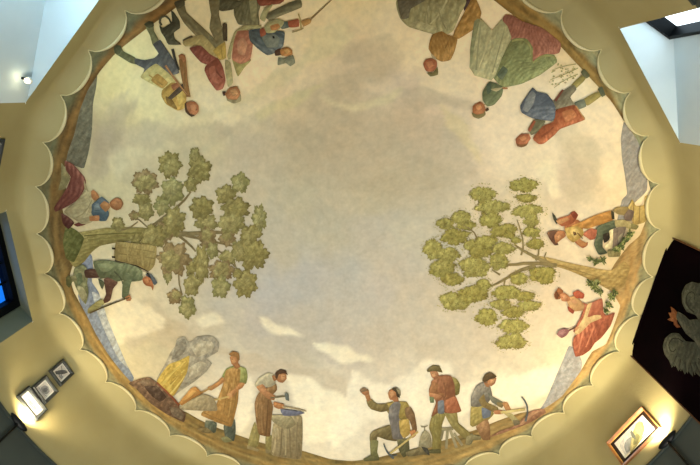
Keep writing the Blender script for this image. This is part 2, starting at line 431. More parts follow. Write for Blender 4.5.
# lighter wisps and darker banks of cloud: colour, outline, strength
BANK = [('#c6b48e', '112,318 150,322 172,318 200,336 214,346 236,350 262,356 300,366 330,374 346,384 344,398 318,396 292,388 276,376 250,370 236,360 212,352 190,346 170,350 150,340 132,346 118,336', .36),
 ('#bfae8a', '126,300 150,296 166,312 172,330 160,336 150,322 138,312', .3), ('#bcae8a', '112,172 118,158 136,150 160,152 186,150 204,140 222,128 240,120 262,110 284,104 298,94 312,84 336,74 352,80 372,92 404,98 430,112 452,128 468,150 474,176 440,190 380,196 320,190 260,176 215,168 170,176 130,186', .20),
 ('#e4d5a2', '200,118 232,108 262,96 286,84 306,66 330,58 352,38 344,20 316,28 300,60 270,72 250,92 226,104', .55), ('#b8a888', '88,172 96,140 108,118 124,104 138,100 128,118 124,140 112,158 100,180', .4),
 ('#e9dfba', "258,318 270,318 285,326 303,337 290,337 270,332 262,326", .9), ('#e9dfba', "313,340 325,343 345,347 362,352 372,360 350,362 330,356 318,350", .85),
 ('#e6dcb6', "198,318 215,314 228,320 212,324 203,328", .8), ('#ddcf9c', "255,112 285,98 310,88 325,85 310,97 282,112 262,118", .7), ('#e2d4a6', "322,98 345,103 375,100 400,88 405,92 380,107 350,110 330,104", .85),
 ('#bfb08a', "338,50 360,38 385,34 402,46 400,66 385,80 360,86 345,84 342,76 360,66 344,62", .22), ('#c2b390', "400,92 420,86 440,94 470,100 480,110 455,106 430,104 415,112 404,104", .35),
 ('#c2b48e', "520,140 545,128 560,140 570,170 565,195 575,206 590,200 600,180 600,150 585,135 570,120 560,118 540,122", .28), ('#ecdcb0', "535,165 548,158 556,172 562,190 552,196 545,184", .8),
 ('#bbb094', "130,355 150,330 160,318 150,312 140,320 126,330", .3), ('#e7dab0', "112,300 135,298 155,312 165,320 160,330 135,335 118,345 108,325", .6), ('#cfc3a4', "238,352 265,362 262,350 285,352 300,362 330,372 352,388 345,398 320,388 290,384 270,378 245,366", .35),
 ('#eee4c0', "280,372 300,376 322,385 345,400 352,425 330,440 305,445 300,415 290,390", .75), ('#efe5c2', "215,395 250,372 256,395 250,420 240,430 222,425", .6), ('#efe4c0', "418,365 440,358 452,366 448,380 470,384 500,372 520,378 545,366 560,370 545,395 520,405 480,410 420,420 405,400", .55),
 ('#f0e6c4', "352,372 372,382 385,384 395,378 418,376 416,410 400,420 372,420 345,440 330,450 330,430 345,405", .5), ('#c9bda0', "326,300 345,310 380,320 420,330 450,335 480,350 450,352 420,345 390,352 360,345 335,330", .22),
 ('#d8cca0', "108,168 112,150 128,146 140,150 150,142 160,150 140,162 124,172 118,182", .6), ('#c0b08c', "96,150 120,128 150,120 180,128 225,122 240,130 210,142 180,140 150,150 128,146 108,160", .35),
 ('#bcac8a', "100,120 112,100 130,92 120,110 116,130 104,150 96,168 90,160", .3), ('#c8b894', "300,160 340,120 372,108 420,118 450,125 470,150 455,175 420,170 380,165 340,180", .22), ('#e0cf9e', "440,105 460,118 470,130 478,150 484,166 474,158 462,140 448,128", .6),
 ('#eadcb2', "450,230 448,205 470,195 500,205 480,225", .15)]
BANKP = [(lin(c), np.array(smooth_closed(P(p.replace('\n', ' ')))), min(.92, s*1.35)) for c, p, s in BANK]
def sky_color(px, py):
    wx = px+16*nz(px, py, .016, 1)+7*nz(px, py, .05, 2); wy = py+16*nz(px, py, .016, 11)+7*nz(px, py, .05, 12)
    d2 = ((SKP-np.array([wx, wy]))**2).sum(1)+60
    w = d2**-2.2; c = (SKC*w[:, None]).sum(0)/w.sum()
    for bc, bp, s in BANKP:
        qx, qy = px+5*nz(px, py, .06, 21), py+5*nz(px, py, .06, 31)
        if qx < bp[:, 0].min()-8 or qx > bp[:, 0].max()+8 or qy < bp[:, 1].min()-8 or qy > bp[:, 1].max()+8: continue
        A, D = bp, np.roll(bp, -1, 0); e = D-A
        t = np.clip((((np.array([qx, qy])-A)*e).sum(1))/((e**2).sum(1)+1e-9), 0, 1)
        dd = np.linalg.norm(A+t[:, None]*e-np.array([qx, qy]), axis=1).min()
        c1 = ((A[:, 1] > qy) != (D[:, 1] > qy)); xx = np.where(c1, (D[:, 0]-A[:, 0])*(qy-A[:, 1])/np.where(D[:, 1] == A[:, 1], 1, D[:, 1]-A[:, 1])+A[:, 0], 1e9)
        ins = (c1 & (qx < xx)).sum() % 2
        sd = dd if ins else -dd
        k = min(1, max(0, (sd+2.5)/5)); k = k*k*(3-2*k)
        c = c*(1-s*k)+bc*s*k
    c = SKM+(c-SKM)*1.18
    a, b, g = nz(px, py, .035, 50), nz(px, py, .085, 51), nz(px, py, .3, 52)
    k = 1+.04*a+.06*b+.055*g+.04*nz(px, py, .45, 6); hu = .030*nz(px, py, .03, 60)+.025*nz(px, py, .12, 61)
    return c*k*np.array([1.012+hu, .992, 1.0-hu])
NR, NT = 118, 300
v, f, col = [], [], []
for r in range(NR+1):
    for t in range(NT):
        p = wp(360*t/NT, H, max(.0005, 1.02*r/NR)); v.append(p)
        c = ROT.T @ np.array([p.x, p.y, H]); col.append(sky_color(350-F*c[0]/c[2], 232.5+F*c[1]/c[2]))
for r in range(NR):
    for t in range(NT): f.append((r*NT+t, r*NT+(t+1) % NT, (r+1)*NT+(t+1) % NT, (r+1)*NT+t))
f.append(tuple(range(NT)))
sky = mesh('painted_sky', v, f, SKYPAINT, MUR)
at = sky.data.color_attributes.new('paint', 'FLOAT_COLOR', 'POINT')
at.data.foreach_set('color', np.c_[np.array(col), np.ones(len(col))].astype(np.float32).ravel())
sky['label'] = 'pale cream sky with grey and bluish banks of cloud'

# painted ground all round: a band from the outer edge to the traced horizon line
GIN = P("190,-2 170,12 146,29 118,51 101,70 88,90 80,110 74,135 68,152 64,172 66,190 62,205 66,225 72,240 76,255 70,275 74,292 86,314 96,334 108,354 122,372 132,383 150,400 170,408 186,412 200,420 218,428 235,434 255,441 275,446 300,450 330,459 352,461 376,458 400,452 420,447 445,440 475,430 500,420 520,413 543,409 562,396 580,372 592,352 606,344 614,325 620,306 612,292 607,278 616,262 628,246 640,235 648,214 652,196 649,184 645,160 637,140 622,118 611,101 592,80 576,63 560,46 540,31 520,20 505,9 488,-4 450,-22 400,-34 350,-38 300,-34 240,-22")
GB = [(-20,'#7a5a26'),(20,'#b48a4a'),(60,'#9a7c40'),(90,'#94793c'),(120,'#8f7238'),(150,'#a07c38'),(180,'#7c5f2a'),(205,'#84602a'),(222,'#8f5f22'),(250,'#8a5f24'),(290,'#9a7028'),(315,'#a37a30'),(345,'#a98042'),(380,'#b48a4a')]
v, f, col = [], [], []
gi = smooth_closed(GIN, 1.6); NG = len(gi); NK = 16
for i, (x, y) in enumerate(gi):
    w = on_z(x, y, H-.003); ang = math.degrees(math.atan2((w[1]-CY)/EB, (w[0]-CX)/EA))
    o = wp(ang, H-.003, 1.012)
    aa = ang % 360
    gb = sorted((a % 360, c) for a, c in GB); gb = [(gb[-1][0]-360, gb[-1][1])]+gb+[(gb[0][0]+360, gb[0][1])]
    for (a0, c0), (a1, c1) in zip(gb[:-1], gb[1:]):
        if a0 <= aa <= a1: base = tone((lin(c0)+(lin(c1)-lin(c0))*(aa-a0)/max(1e-6, a1-a0))*.86)
    rim_c = lin('#6f6a48') if 60 < aa < 270 else lin('#8f8a62')
    if 20 < aa < 160: rim_c = lin('#817a55')
    for k in range(NK+1):
        t = k/NK
        p = Vector((w[0], w[1], H-.003+CAMZ)).lerp(o, t); v.append(p)
        S = math.hypot((p.x-CX)/EA, (p.y-CY)/EB)
        m = 1+.55*noise.noise(Vector((ang*.16, S*75, 0)))+.34*noise.noise(Vector((ang*.6, S*150, 5)))+.2*noise.noise(Vector((ang*2.2, S*230, 7)))
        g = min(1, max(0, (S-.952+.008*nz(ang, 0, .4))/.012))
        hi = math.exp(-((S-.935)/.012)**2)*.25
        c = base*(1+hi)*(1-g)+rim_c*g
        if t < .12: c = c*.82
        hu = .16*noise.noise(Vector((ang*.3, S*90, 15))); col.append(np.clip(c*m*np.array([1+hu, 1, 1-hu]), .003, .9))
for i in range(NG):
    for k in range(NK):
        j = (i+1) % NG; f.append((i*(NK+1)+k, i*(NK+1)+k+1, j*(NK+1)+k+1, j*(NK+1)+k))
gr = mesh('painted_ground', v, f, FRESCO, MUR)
at = gr.data.color_attributes.new('paint', 'FLOAT_COLOR', 'POINT')
at.data.foreach_set('color', np.c_[np.array(col), np.ones(len(col))].astype(np.float32).ravel())
gr['label'] = 'brown and ochre band of earth running round the edge'

# distant blue-grey mountains
LAYER[0] = .0012
painted('mountain', [Fill('#6f6c58', P("79,96 88,80 97,74 96,88 93,104 92,130 89,150 84,168 76,166 66,160 70,135"), relief=.1, mott=.2)], MUR, 'dark grey mountain behind the seated woman')
painted('mountain', [Fill('#74859a', P("84,248 92,256 93,268 92,282 99,293 106,318 114,338 124,360 134,378 128,384 112,366 98,344 86,318 78,296 84,280 80,262"), relief=.1, mott=.25), Fill('#a5b0b4', P("92,292 100,296 108,320 118,344 128,368 118,358 106,334 97,312"), relief=.1, mott=.25)], MUR, 'blue mountain slope below the basket carrier')
painted('mountain', [Fill('#8f9298', P("569,346 577,350 582,362 580,376 566,396 550,410 538,413 546,400 556,376 563,360"), relief=.1, mott=.2)], MUR, 'blue-grey mountain under the woman in red')
painted('mountain', [Fill('#8e8b88', P("624,122 632,132 640,146 647,170 647,190 640,198 632,206 624,226 617,222 622,200 627,194 625,176 622,158 621,138"), relief=.12, mott=.1)], MUR, 'grey mountain above the stone well')

# ---------------------------------------------------------------- trees
FADE = .10
def leaf(cx, cy, ang, ln, wd, rs):
    """outline of one lobed leaf"""
    up, dn = [], []; nl = rs.choice((3, 3.5, 4)); ph = rs.random()
    for k in range(15):
        t = k/14; w = wd*(max(0, math.sin(math.pi*min(1, t*.93+.05)))**.55)*(.58+.46*abs(math.sin(math.pi*nl*t+ph)))*rs.uniform(.88, 1.12)
        if k == 14: w = 0
        up.append((t*ln, w)); dn.append((t*ln, -w*rs.uniform(.85, 1.1)))
    c, s = math.cos(ang), math.sin(ang)
    return [(cx+x*c-y*s, cy+x*s+y*c) for x, y in up+dn[::-1][1:]]
def cluster(x, y, rx, ry, kind, seed, c1, c2):
    rs = random.Random(seed); pts = []; fl = []
    if kind == 'lobed':
        def lobes(cx, cy, ax, ay, nl, ph, sharp):
            o = []; amp = [rs.uniform(.75, 1.15) for _ in range(nl+1)]
            for i in range(72):
                b = 6.2832*i/72; t = (b*nl/6.2832+ph) % nl; k = int(t); e = abs(t-k-.5)*2      # e: 0 at the tip of a lobe
                r = (.79+.33*amp[k]*(1-e**1.5)*sharp)*(1+.07*math.sin(b*nl*3+ph*9))+rs.uniform(-.035, .035)
                o.append((cx+ax*r*math.cos(b), cy+ay*r*math.sin(b)))
            return o
        big = rx+ry > 20
        fl.append(Fill(c1, lobes(x, y, rx*1.04, ry*1.04, rs.choice((6, 7)) if big else 5, rs.random()*6, 1.0), smooth=False, relief=.24, w=5, mott=.4, edge=.18, dens=1.1))
        for k in range(2 if big else 1):
            q = rs.random()*6.28
            fl.append(Fill(c2, lobes(x+rx*.26*math.cos(q), y+ry*.26*math.sin(q), rx*.62, ry*.62, 5, rs.random()*5, .9), smooth=False, relief=.26, w=4, mott=.4, edge=.12, dens=1.1))
        main = rs.random()*6.28
        for k in range(4):
            q = main+1.57*k; fl.append(stroke('#766c3c', [(x, y), (x+rx*.75*math.cos(q), y+ry*.75*math.sin(q))], .55, .2))
        return fl
    n = 84
    for i in range(n):
        a = 6.283*i/n
        r = .86+.24*noise.noise(Vector((math.cos(a)*1.5+seed, math.sin(a)*1.5, seed)))+rs.uniform(-.13, .13)
        pts.append((x+rx*r*math.cos(a), y+ry*r*math.sin(a)))
    fl = [Fill(c1, pts, smooth=False, relief=.22, w=4, mott=.4, edge=.22, dens=1.0)]
    for k in range(int(10+rx*ry*.55)):                            # dabs of single leaves, light and dark
        a = rs.random()*6.283; r = rs.random()**.5*.9; q = rs.uniform(.5, 1.0); w = rs.random()*3
        cx, cy = x+rx*r*math.cos(a), y+ry*r*math.sin(a)
        col = rs.choice((c2, c2, '#a8a352', '#6b682c', '#75602e'))
        fl.append(Fill(col, [(cx-q*math.cos(w), cy-q*math.sin(w)), (cx+q*.5*math.sin(w), cy-q*.5*math.cos(w)), (cx+q*math.cos(w), cy+q*math.sin(w)), (cx-q*.5*math.sin(w), cy+q*.5*math.cos(w))], smooth=False, relief=0, dens=9, edge=0, mott=.3))
    for k in range(int(12+rx*1.0)):
        a = rs.random()*6.283; r = rs.uniform(1.02, 1.2); q = rs.uniform(.35, .7)
        cx, cy = x+rx*r*math.cos(a), y+(ry*r+.6)*math.sin(a)
        fl.append(Fill(c1, [(cx-q, cy), (cx, cy-q*.8), (cx+q, cy+.1), (cx+.1, cy+q*.8)], smooth=False, relief=0, dens=9, edge=0, mott=.3))
    return fl
def tree(label, trunk, branches, clusters, kind, cols):
    LAYER[0] = .004
    t = painted('oak_tree', trunk, MUR, label)
    for b in branches: painted('branch', b, t)
    rs = random.Random(3)
    for i, (x, y, rx, ry) in enumerate(clusters):
        LAYER[0] = .0058+.0009*(i % 6)+.000013*i
        a, b = cols[i % len(cols)]
        painted('leaf_cluster', cluster(x, y, rx, ry, kind, i*3.7+len(clusters), a, b), t)
L2 = lambda s: [(100+float(a)/2.51, 140+float(b)/2.51, float(c)/2.51, float(d)/2.51) for a, b, c, d in (q.split(',') for q in s.split())]
oak1 = L2("175,62,28,32 250,75,28,34 238,36,13,17 112,105,32,30 182,128,27,33 228,112,15,19 105,150,23,15 115,180,20,22 85,190,12,12 155,165,20,22 187,205,26,36 255,170,28,28 266,208,28,22 270,245,22,26 352,108,22,25 316,138,25,24 340,172,34,26 330,210,34,24 320,245,20,20 400,198,18,34 378,235,26,22 385,288,38,36 346,278,16,26 185,298,38,38 170,335,10,26 255,312,18,46 228,325,12,20 230,365,20,27 305,328,30,25 303,370,22,27 365,360,28,34 345,335,14,12 320,295,20,18 188,393,18,19 220,420,20,28 135,242,30,30 90,250,14,14 45,212,16,18 160,232,22,26 282,278,14,20")
B = lambda s, w0, w1, c='#7d6f48': stroke(c, P(s, 100, 140, 2.51), w0, w1)
tree('oak with lobed leaves lying across the left of the sky, trunk beside the basket',
     [Fill('#8c8248', P("66,232 80,232 105,228 125,227 146,228 154,232 146,239 130,241 114,243 100,246 92,252 84,262 76,268 70,262 66,248"), relief=.3, fold=(80, 3.2, .14), w=7),
      Fill('#5b5f2e', P("66,226 76,230 84,238 80,250 74,262 66,258 63,242"), mott=.3), stroke('#6a6030', P("84,236 105,234 130,233 150,233"), 1.2, .6), stroke('#a09350', P("88,240 110,238 132,237"), 1.2, .6)],
     [[B("110,232 200,238 270,232 345,232", 7, 2)], [B("120,225 160,195 205,160 228,130", 4, 1.5)], [B("195,238 225,262 240,280", 3, 1.5)], [B("215,240 300,258 340,268", 3, 1.5), B("250,262 310,280 338,318", 2.2, 1.2)],
      [B("200,320 196,350 205,385", 1.8, 1.2)], [B("140,240 105,205 90,195", 2, 1)], [B("40,225 70,225 95,205", 2.5, 1)], [B("330,290 345,330", 2, 1)]],
     oak1, 'lobed', [('#8a8048', '#978d54'), ('#857b46', '#91874c'), ('#8c844e', '#9c925a'), ('#8c784e', '#948a54'), ('#8a8650', '#9a945e')])
def S4(s, ox, oy, sc): return [(ox+float(a)/sc, oy+float(b)/sc, float(c)/sc, float(d)/sc) for a, b, c, d in (q.split(',') for q in s.split())]
oak2 = S4("505,72,74,38 520,130,54,25 312,112,70,42 360,172,92,38 350,235,60,42 418,285,70,38 525,192,78,40 540,240,42,25 545,290,48,31 560,345,48,28 215,222,52,38 140,250,48,30 235,255,52,28 190,310,78,42 85,370,52,54 160,395,62,38 330,335,60,38 300,380,62,38 255,350,38,32 410,365,62,32 470,328,28,17 390,420,52,38 275,440,78,38 130,450,64,38", 415, 170, 4.65) \
     + S4("120,65,60,42 165,108,60,32 260,62,72,47 365,40,46,32 300,130,38,26 255,172,78,42 160,200,58,44 205,222,36,22 400,165,72,36 480,180,54,24 495,222,60,28 375,218,52,26 315,272,58,42 430,250,58,30 430,310,74,36 420,380,74,42 455,105,46,32 560,88,70,44", 415, 255, 4.375)
T2 = lambda s, w0, w1, c='#8a7a4e': stroke(c, P(s, 410, 165, 2.384), w0, w1)
tree('tree with tufted foliage lying across the right of the sky, bare forked trunk',
     [Fill('#a38a50', P("532,255 546,257 562,261 580,265 600,269 612,270 624,261 630,268 624,286 612,291 602,286 586,278 570,271 555,266 540,261 532,258"), relief=.3, fold=(82, 3.0, .16), w=6),
      stroke('#7d6838', P("545,262 570,268 600,278"), 1.4, .8), stroke('#c0a868', P("550,259 580,268 606,276"), 1.2, .6)],
     [[T2("330,235 290,215 262,200 250,190", 4, 1.5)], [T2("300,228 310,205 300,190", 2.2, 1.2)], [T2("350,240 290,232 235,240 205,235", 4.5, 1.5)], [T2("300,240 250,255 225,275 180,295", 4.2, 1.5), T2("226,275 222,300", 2, 1.2)],
      [T2("235,240 180,235 140,225", 2.2, 1)], [T2("215,262 195,250", 2, 1)], [T2("345,242 318,225 325,208", 2, 1)], [T2("265,215 272,190 262,150 255,130", 2, 1)], [T2("160,175 150,155 120,140", 1.8, 1)]],
     oak2, 'tufted', [('#9a9248', '#aaa254'), ('#948a42', '#a59a4a'), ('#a0984f', '#b0a860'), ('#9c944e', '#8c843c')])
FADE = .30
# undergrowth at the foot of the right-hand trunk
LAYER[0] = .0105
def bush(spots, label, c1='#5f6f2e', c2='#839048'):
    fl = []; rs = random.Random(int(spots[0][0]*7))
    for i, (x, y, r) in enumerate(spots):
        fl.append(Fill('#3f4c26', [(x+r*.7*math.cos(b)*rs.uniform(.7, 1.1), y+r*.6*math.sin(b)*rs.uniform(.7, 1.1)) for b in np.arange(0, 6.2, .6)], relief=.2, mott=.4))
    for i, (x, y, r) in enumerate(spots):
        for k in range(11):
            q = rs.random()*6.283; l = r*rs.uniform(.0, .55); g = leaf(x+l*math.cos(q), y+l*math.sin(q), q+rs.uniform(-.5, .5), r*rs.uniform(.5, .85), r*rs.uniform(.14, .22), rs)
            fl.append(Fill(rs.choice((c1, c1, c2, '#4f6028', '#93995a')), g, smooth=False, relief=.2, mott=.3, dens=1.6, edge=.15))
    painted('bush', fl, MUR, label)
bush([(594,286,5.5),(600,291,5),(590,283,4),(597,283,4.5)], 'small green bush between the tree trunk and the woman in red')
bush([(612,297,5),(609,305,4.5),(615,293,4),(606,311,4)], 'green bush at the foot of the tree by the ground edge', '#4c6430')
bush([(596,262,5),(603,260,4.5),(590,259,3.6)], 'green bush above the tree trunk', '#66753a')
bush([(625,240,6),(621,247,5),(630,234,5),(616,250,4)], 'green bush behind the lute player', '#526a30')

# ---------------------------------------------------------------- painted people
def fig(label, body, parts, base=.0125, name='person'):
    """body: patches of skin (one mesh); parts: (name, patches[, label]) clothing and hair of that person"""
    LAYER[0] = base
    under = [(q[0], q[1], q[2] if len(q) > 2 else None) for q in parts if q[0].startswith('_')]
    # clothing first (further from the eye), skin on top unless marked
    first = [q for q in parts if not q[0].startswith('+')]
    last = [q for q in parts if q[0].startswith('+')]
    NF[0] += 1; LAYER[0] = base+.000019*NF[0]
    objs = [o for q in first for o in piece(q[0], q[1], q[2] if len(q) > 2 else None)]
    p = painted(name, body+bridges(body, parts, base-.0002), MUR, label)
    objs += [o for q in last for o in piece(q[0][1:], q[1], q[2] if len(q) > 2 else None)]
    for o in objs: o.parent = p
    return p
NF = [0]
def bridges(body, parts, z):
    """thin run of skin colour under the clothes that joins head, arms and hands of one body"""
    bb = [(min(p[0] for p in q.pts), min(p[1] for p in q.pts), max(p[0] for p in q.pts), max(p[1] for p in q.pts)) for q in body]
    gid = list(range(len(body)))
    for i in range(len(body)):
        for j in range(i):
            a, b = bb[i], bb[j]
            if a[0] < b[2]+.2 and b[0] < a[2]+.2 and a[1] < b[3]+.2 and b[1] < a[3]+.2:
                k, l = gid[i], gid[j]; gid = [l if g == k else g for g in gid]
    ids = list(dict.fromkeys(gid)); out = []
    if len(ids) < 2: return out
    polys = [np.array(q.pts) for q in body]+[np.array(q.pts) for pt in parts for q in pt[1] if q and not hasattr(q, 'thin')]
    lo = np.min([p.min(0) for p in polys], 0)-1; hi = np.max([p.max(0) for p in polys], 0)+1; st = .8
    nx, ny = int((hi[0]-lo[0])/st)+1, int((hi[1]-lo[1])/st)+1
    gx, gy = np.meshgrid(lo[0]+np.arange(nx)*st, lo[1]+np.arange(ny)*st, indexing='ij'); G = np.zeros((nx, ny), bool)
    for p in polys:
        ins = np.zeros((nx, ny), bool)
        for (ax, ay), (dx, dy) in zip(p, np.roll(p, -1, 0)):
            if ay == dy: continue
            ins ^= ((ay > gy) != (dy > gy)) & (gx < (dx-ax)*(gy-ay)/(dy-ay)+ax)
        G |= ins
    cell = lambda c: (int(round((c[0]-lo[0])/st)), int(round((c[1]-lo[1])/st)))
    main = np.mean(np.array(body[0].pts), 0)
    D = G.copy()
    for sx, sy in ((1, 0), (-1, 0), (0, 1), (0, -1)): D |= np.roll(G, (sx, sy), (0, 1))
    inner = G.copy()
    for sx, sy in ((1, 0), (-1, 0), (0, 1), (0, -1)): inner &= np.roll(G, (sx, sy), (0, 1))
    import heapq
    src = cell(main); dist = {src: 0}; prev = {}; hq = [(0, src)]
    while hq:
        d, u_ = heapq.heappop(hq)
        if d > dist[u_]: continue
        for sx in (-1, 0, 1):
            for sy in (-1, 0, 1):
                v_ = (u_[0]+sx, u_[1]+sy)
                if (sx or sy) and 0 <= v_[0] < nx and 0 <= v_[1] < ny:
                    w_ = d+math.hypot(sx, sy)*(1 if inner[v_] else 3 if G[v_] else 12 if D[v_] else 60)
                    if w_ < dist.get(v_, 1e9): dist[v_] = w_; prev[v_] = u_; heapq.heappush(hq, (w_, v_))
    for g in ids[1:]:
        c = cell(np.mean(np.array(body[gid.index(g)].pts), 0))
        if c not in dist: continue
        path = [c]
        while path[-1] in prev: path.append(prev[path[-1]])
        pts = [(lo[0]+i*st, lo[1]+j*st) for i, j in path[::3]+[path[-1]]]
        if len(pts) < 3: continue
        q = Fill('#b07446', stroke_poly(pts, .5, .5), smooth=False, relief=0, edge=0, dens=3); q.z = z; out.append(q)
    return out
def piece(name, fills, label):
    """patches that do not touch (two sleeves, two shoes) become parts of their own"""
    fills = [q for q in fills if q]; n = len(fills); gid = list(range(n))
    bb = [(min(p[0] for p in q.pts), min(p[1] for p in q.pts), max(p[0] for p in q.pts), max(p[1] for p in q.pts)) for q in fills]
    for i in range(n):
        for j in range(i):
            a, b = bb[i], bb[j]
            if a[0] < b[2]+.3 and b[0] < a[2]+.3 and a[1] < b[3]+.3 and b[1] < a[3]+.3:
                k, l = gid[i], gid[j]; gid = [l if g == k else g for g in gid]
    out = []
    for g in dict.fromkeys(gid): out.append(painted(name, [q for q, h in zip(fills, gid) if h == g], None, label))
    return out
def prop(name, label, fills, base=None):
    NF[0] += 1
    if base: LAYER[0] = base+.000019*NF[0]
    return painted(name, fills, MUR, label)

UP = (.4, .85)       # light on the figures of the upper half, who stand head inwards
# --- upper left: flute player in a yellow jacket
g = lambda s: P(s, 100, 0, 4)
fig('man in yellow jacket and dark breeches striding upside down, long pipe in hand',
    [Fill('#b5683a', g("345,412 360,404 378,406 394,422 394,446 382,460 362,455 350,440"), lp=UP, relief=.3), Fill('#8f4a28', g("378,436 390,438 388,442 378,441"), relief=0), Fill('#c98050', g("360,420 376,416 386,430 380,446 366,440"), lp=UP),
     Fill('#a8602e', g("313,222 326,214 340,222 344,240 334,250 326,236 318,238"), lp=UP)],
    [('boot', [Fill('#64643e', g("55,190 66,180 82,182 92,204 140,230 152,258 122,252 76,224 58,212"), lp=UP), Fill('#4a4a2c', g("55,190 66,180 82,182 86,200 78,216 60,212"), lp=UP)]),
     ('boot', [Fill('#74744a', g("180,92 200,88 214,100 216,124 236,164 212,182 200,142 184,112"), lp=UP), Fill('#45452a', g("176,98 196,84 214,90 216,104 196,112"), lp=UP)]),
     ('breeches', [Fill('#56585a', g("138,234 176,240 216,232 234,214 212,178 240,160 268,200 302,250 316,292 270,302 232,262 196,276 166,304 178,276 142,256"), lp=UP, relief=.35, fold=(35, 6, .12)), stroke('#3e3c36', g("290,196 300,240 316,280"), 3, 2)]),
     ('coat_tails', [Fill('#c6b468', g("162,308 224,255 302,320 292,346 256,358"), lp=UP), Fill('#b8862c', g("204,322 230,294 272,330 250,353"), lp=UP), stroke('#8a7030', g("196,300 250,340"), 1.2)], 'cream coat tails with ochre lining'),
     ('jacket', [Fill('#c0922e', g("248,362 286,330 332,340 347,372 340,430 310,442 264,416 246,386"), lp=UP, relief=.35), Fill('#8f6a24', g("262,384 290,400 310,438 270,416"), lp=UP), Fill('#d4b04a', g("300,350 330,360 334,400 316,420"), lp=UP)], 'yellow jacket'),
     ('sash', [Fill('#5a4838', g("270,392 330,334 337,356 286,398"), lp=UP), Fill('#a05a34', g("284,340 312,330 322,342 294,362"), lp=UP)], 'dark sash across the chest'),
     ('sleeve', [Fill('#94602a', g("316,238 342,232 347,270 352,330 362,388 346,388 326,312"), lp=UP, fold=(0, 3, .12))]),
     ('hair', [Fill('#553c2a', g("338,414 348,408 352,440 380,462 366,468 342,448"), lp=UP)])])
prop('pipe', 'long reddish pipe held by the man in yellow', [stroke('#a4683a', g("262,262 300,318 352,384"), 2.2, 1.6), stroke('#c89058', g("266,268 304,322 350,380"), .6)])
prop('animal', 'dark curly-tailed dog leaping between the two upside-down men', [Fill('#4a4936', g("237,100 252,112 268,102 288,86 284,40 296,50 318,84 320,112 296,130 300,156 326,178 274,178 260,152 244,128"), lp=UP, relief=.35), stroke('#5a5842', g("246,102 236,82 252,62 274,70 284,92"), 2.4, 1.6)], .0125)
# --- man in a red jacket
fig('man in red jacket with yellow belt and grey breeches, upside down, beside the leaping dog',
    [Fill('#be7644', g("500,376 518,352 548,346 562,372 548,398 512,396"), lp=UP, relief=.3), Fill('#d89a60', g("520,362 542,356 552,374 536,386"), lp=UP), stroke('#7a4428', g("522,372 534,370"), .8), stroke('#8a4a2c', g("530,384 544,378"), .8)],
    [('leg', [Fill('#796d48', g("298,8 332,0 348,52 400,100 472,170 490,212 452,212 382,142 336,92 310,46"), lp=UP, relief=.4, fold=(-40, 7, .08)), Fill('#4e4630', g("296,12 334,-4 340,18 312,36"), lp=UP)]),
     ('leg', [Fill('#7d7049', g("436,0 478,0 476,60 497,140 496,200 474,216 460,162 438,112 444,60"), lp=UP, relief=.4)]),
     ('scabbard', [Fill('#55452f', g("490,95 508,95 509,165 493,162"), relief=.1), Fill('#5f4c36', g("330,160 366,142 372,148 340,172"), relief=.1)]),
     ('coat_tails', [Fill('#b29c5c', g("330,166 410,140 476,214 462,242 402,182 342,186"), lp=UP), Fill('#94463a', g("358,194 402,182 440,216 472,236 442,262 402,248"), lp=UP, relief=.35, fold=(40, 5, .1))], 'red coat tails edged in cream'),
     ('belt', [Fill('#c4a038', g("452,202 500,168 504,232 480,240 466,222"), lp=UP), stroke('#8a6a24', g("484,190 490,232"), 1)], 'yellow belt'),
     ('jacket', [Fill('#a04c3a', g("424,262 470,232 492,270 502,320 492,354 466,362 436,322 418,282"), lp=UP, relief=.4, w=7), stroke('#5c2a22', g("462,272 472,296 490,312"), 2, 1.2), Fill('#b8604a', g("436,272 458,262 464,300 476,336 456,330 440,304"), lp=UP)], 'red jacket'),
     ('sleeve', [Fill('#b4aa74', g("500,240 522,250 532,330 512,348 502,292"), lp=UP)], 'pale sleeve'),
     ('hair', [Fill('#a59a70', g("504,386 540,398 562,376 564,404 536,414 508,402"), lp=UP), Fill('#5a3c30', g("488,366 502,366 506,380 494,384"), lp=UP)], 'powdered grey hair with dark bow')])
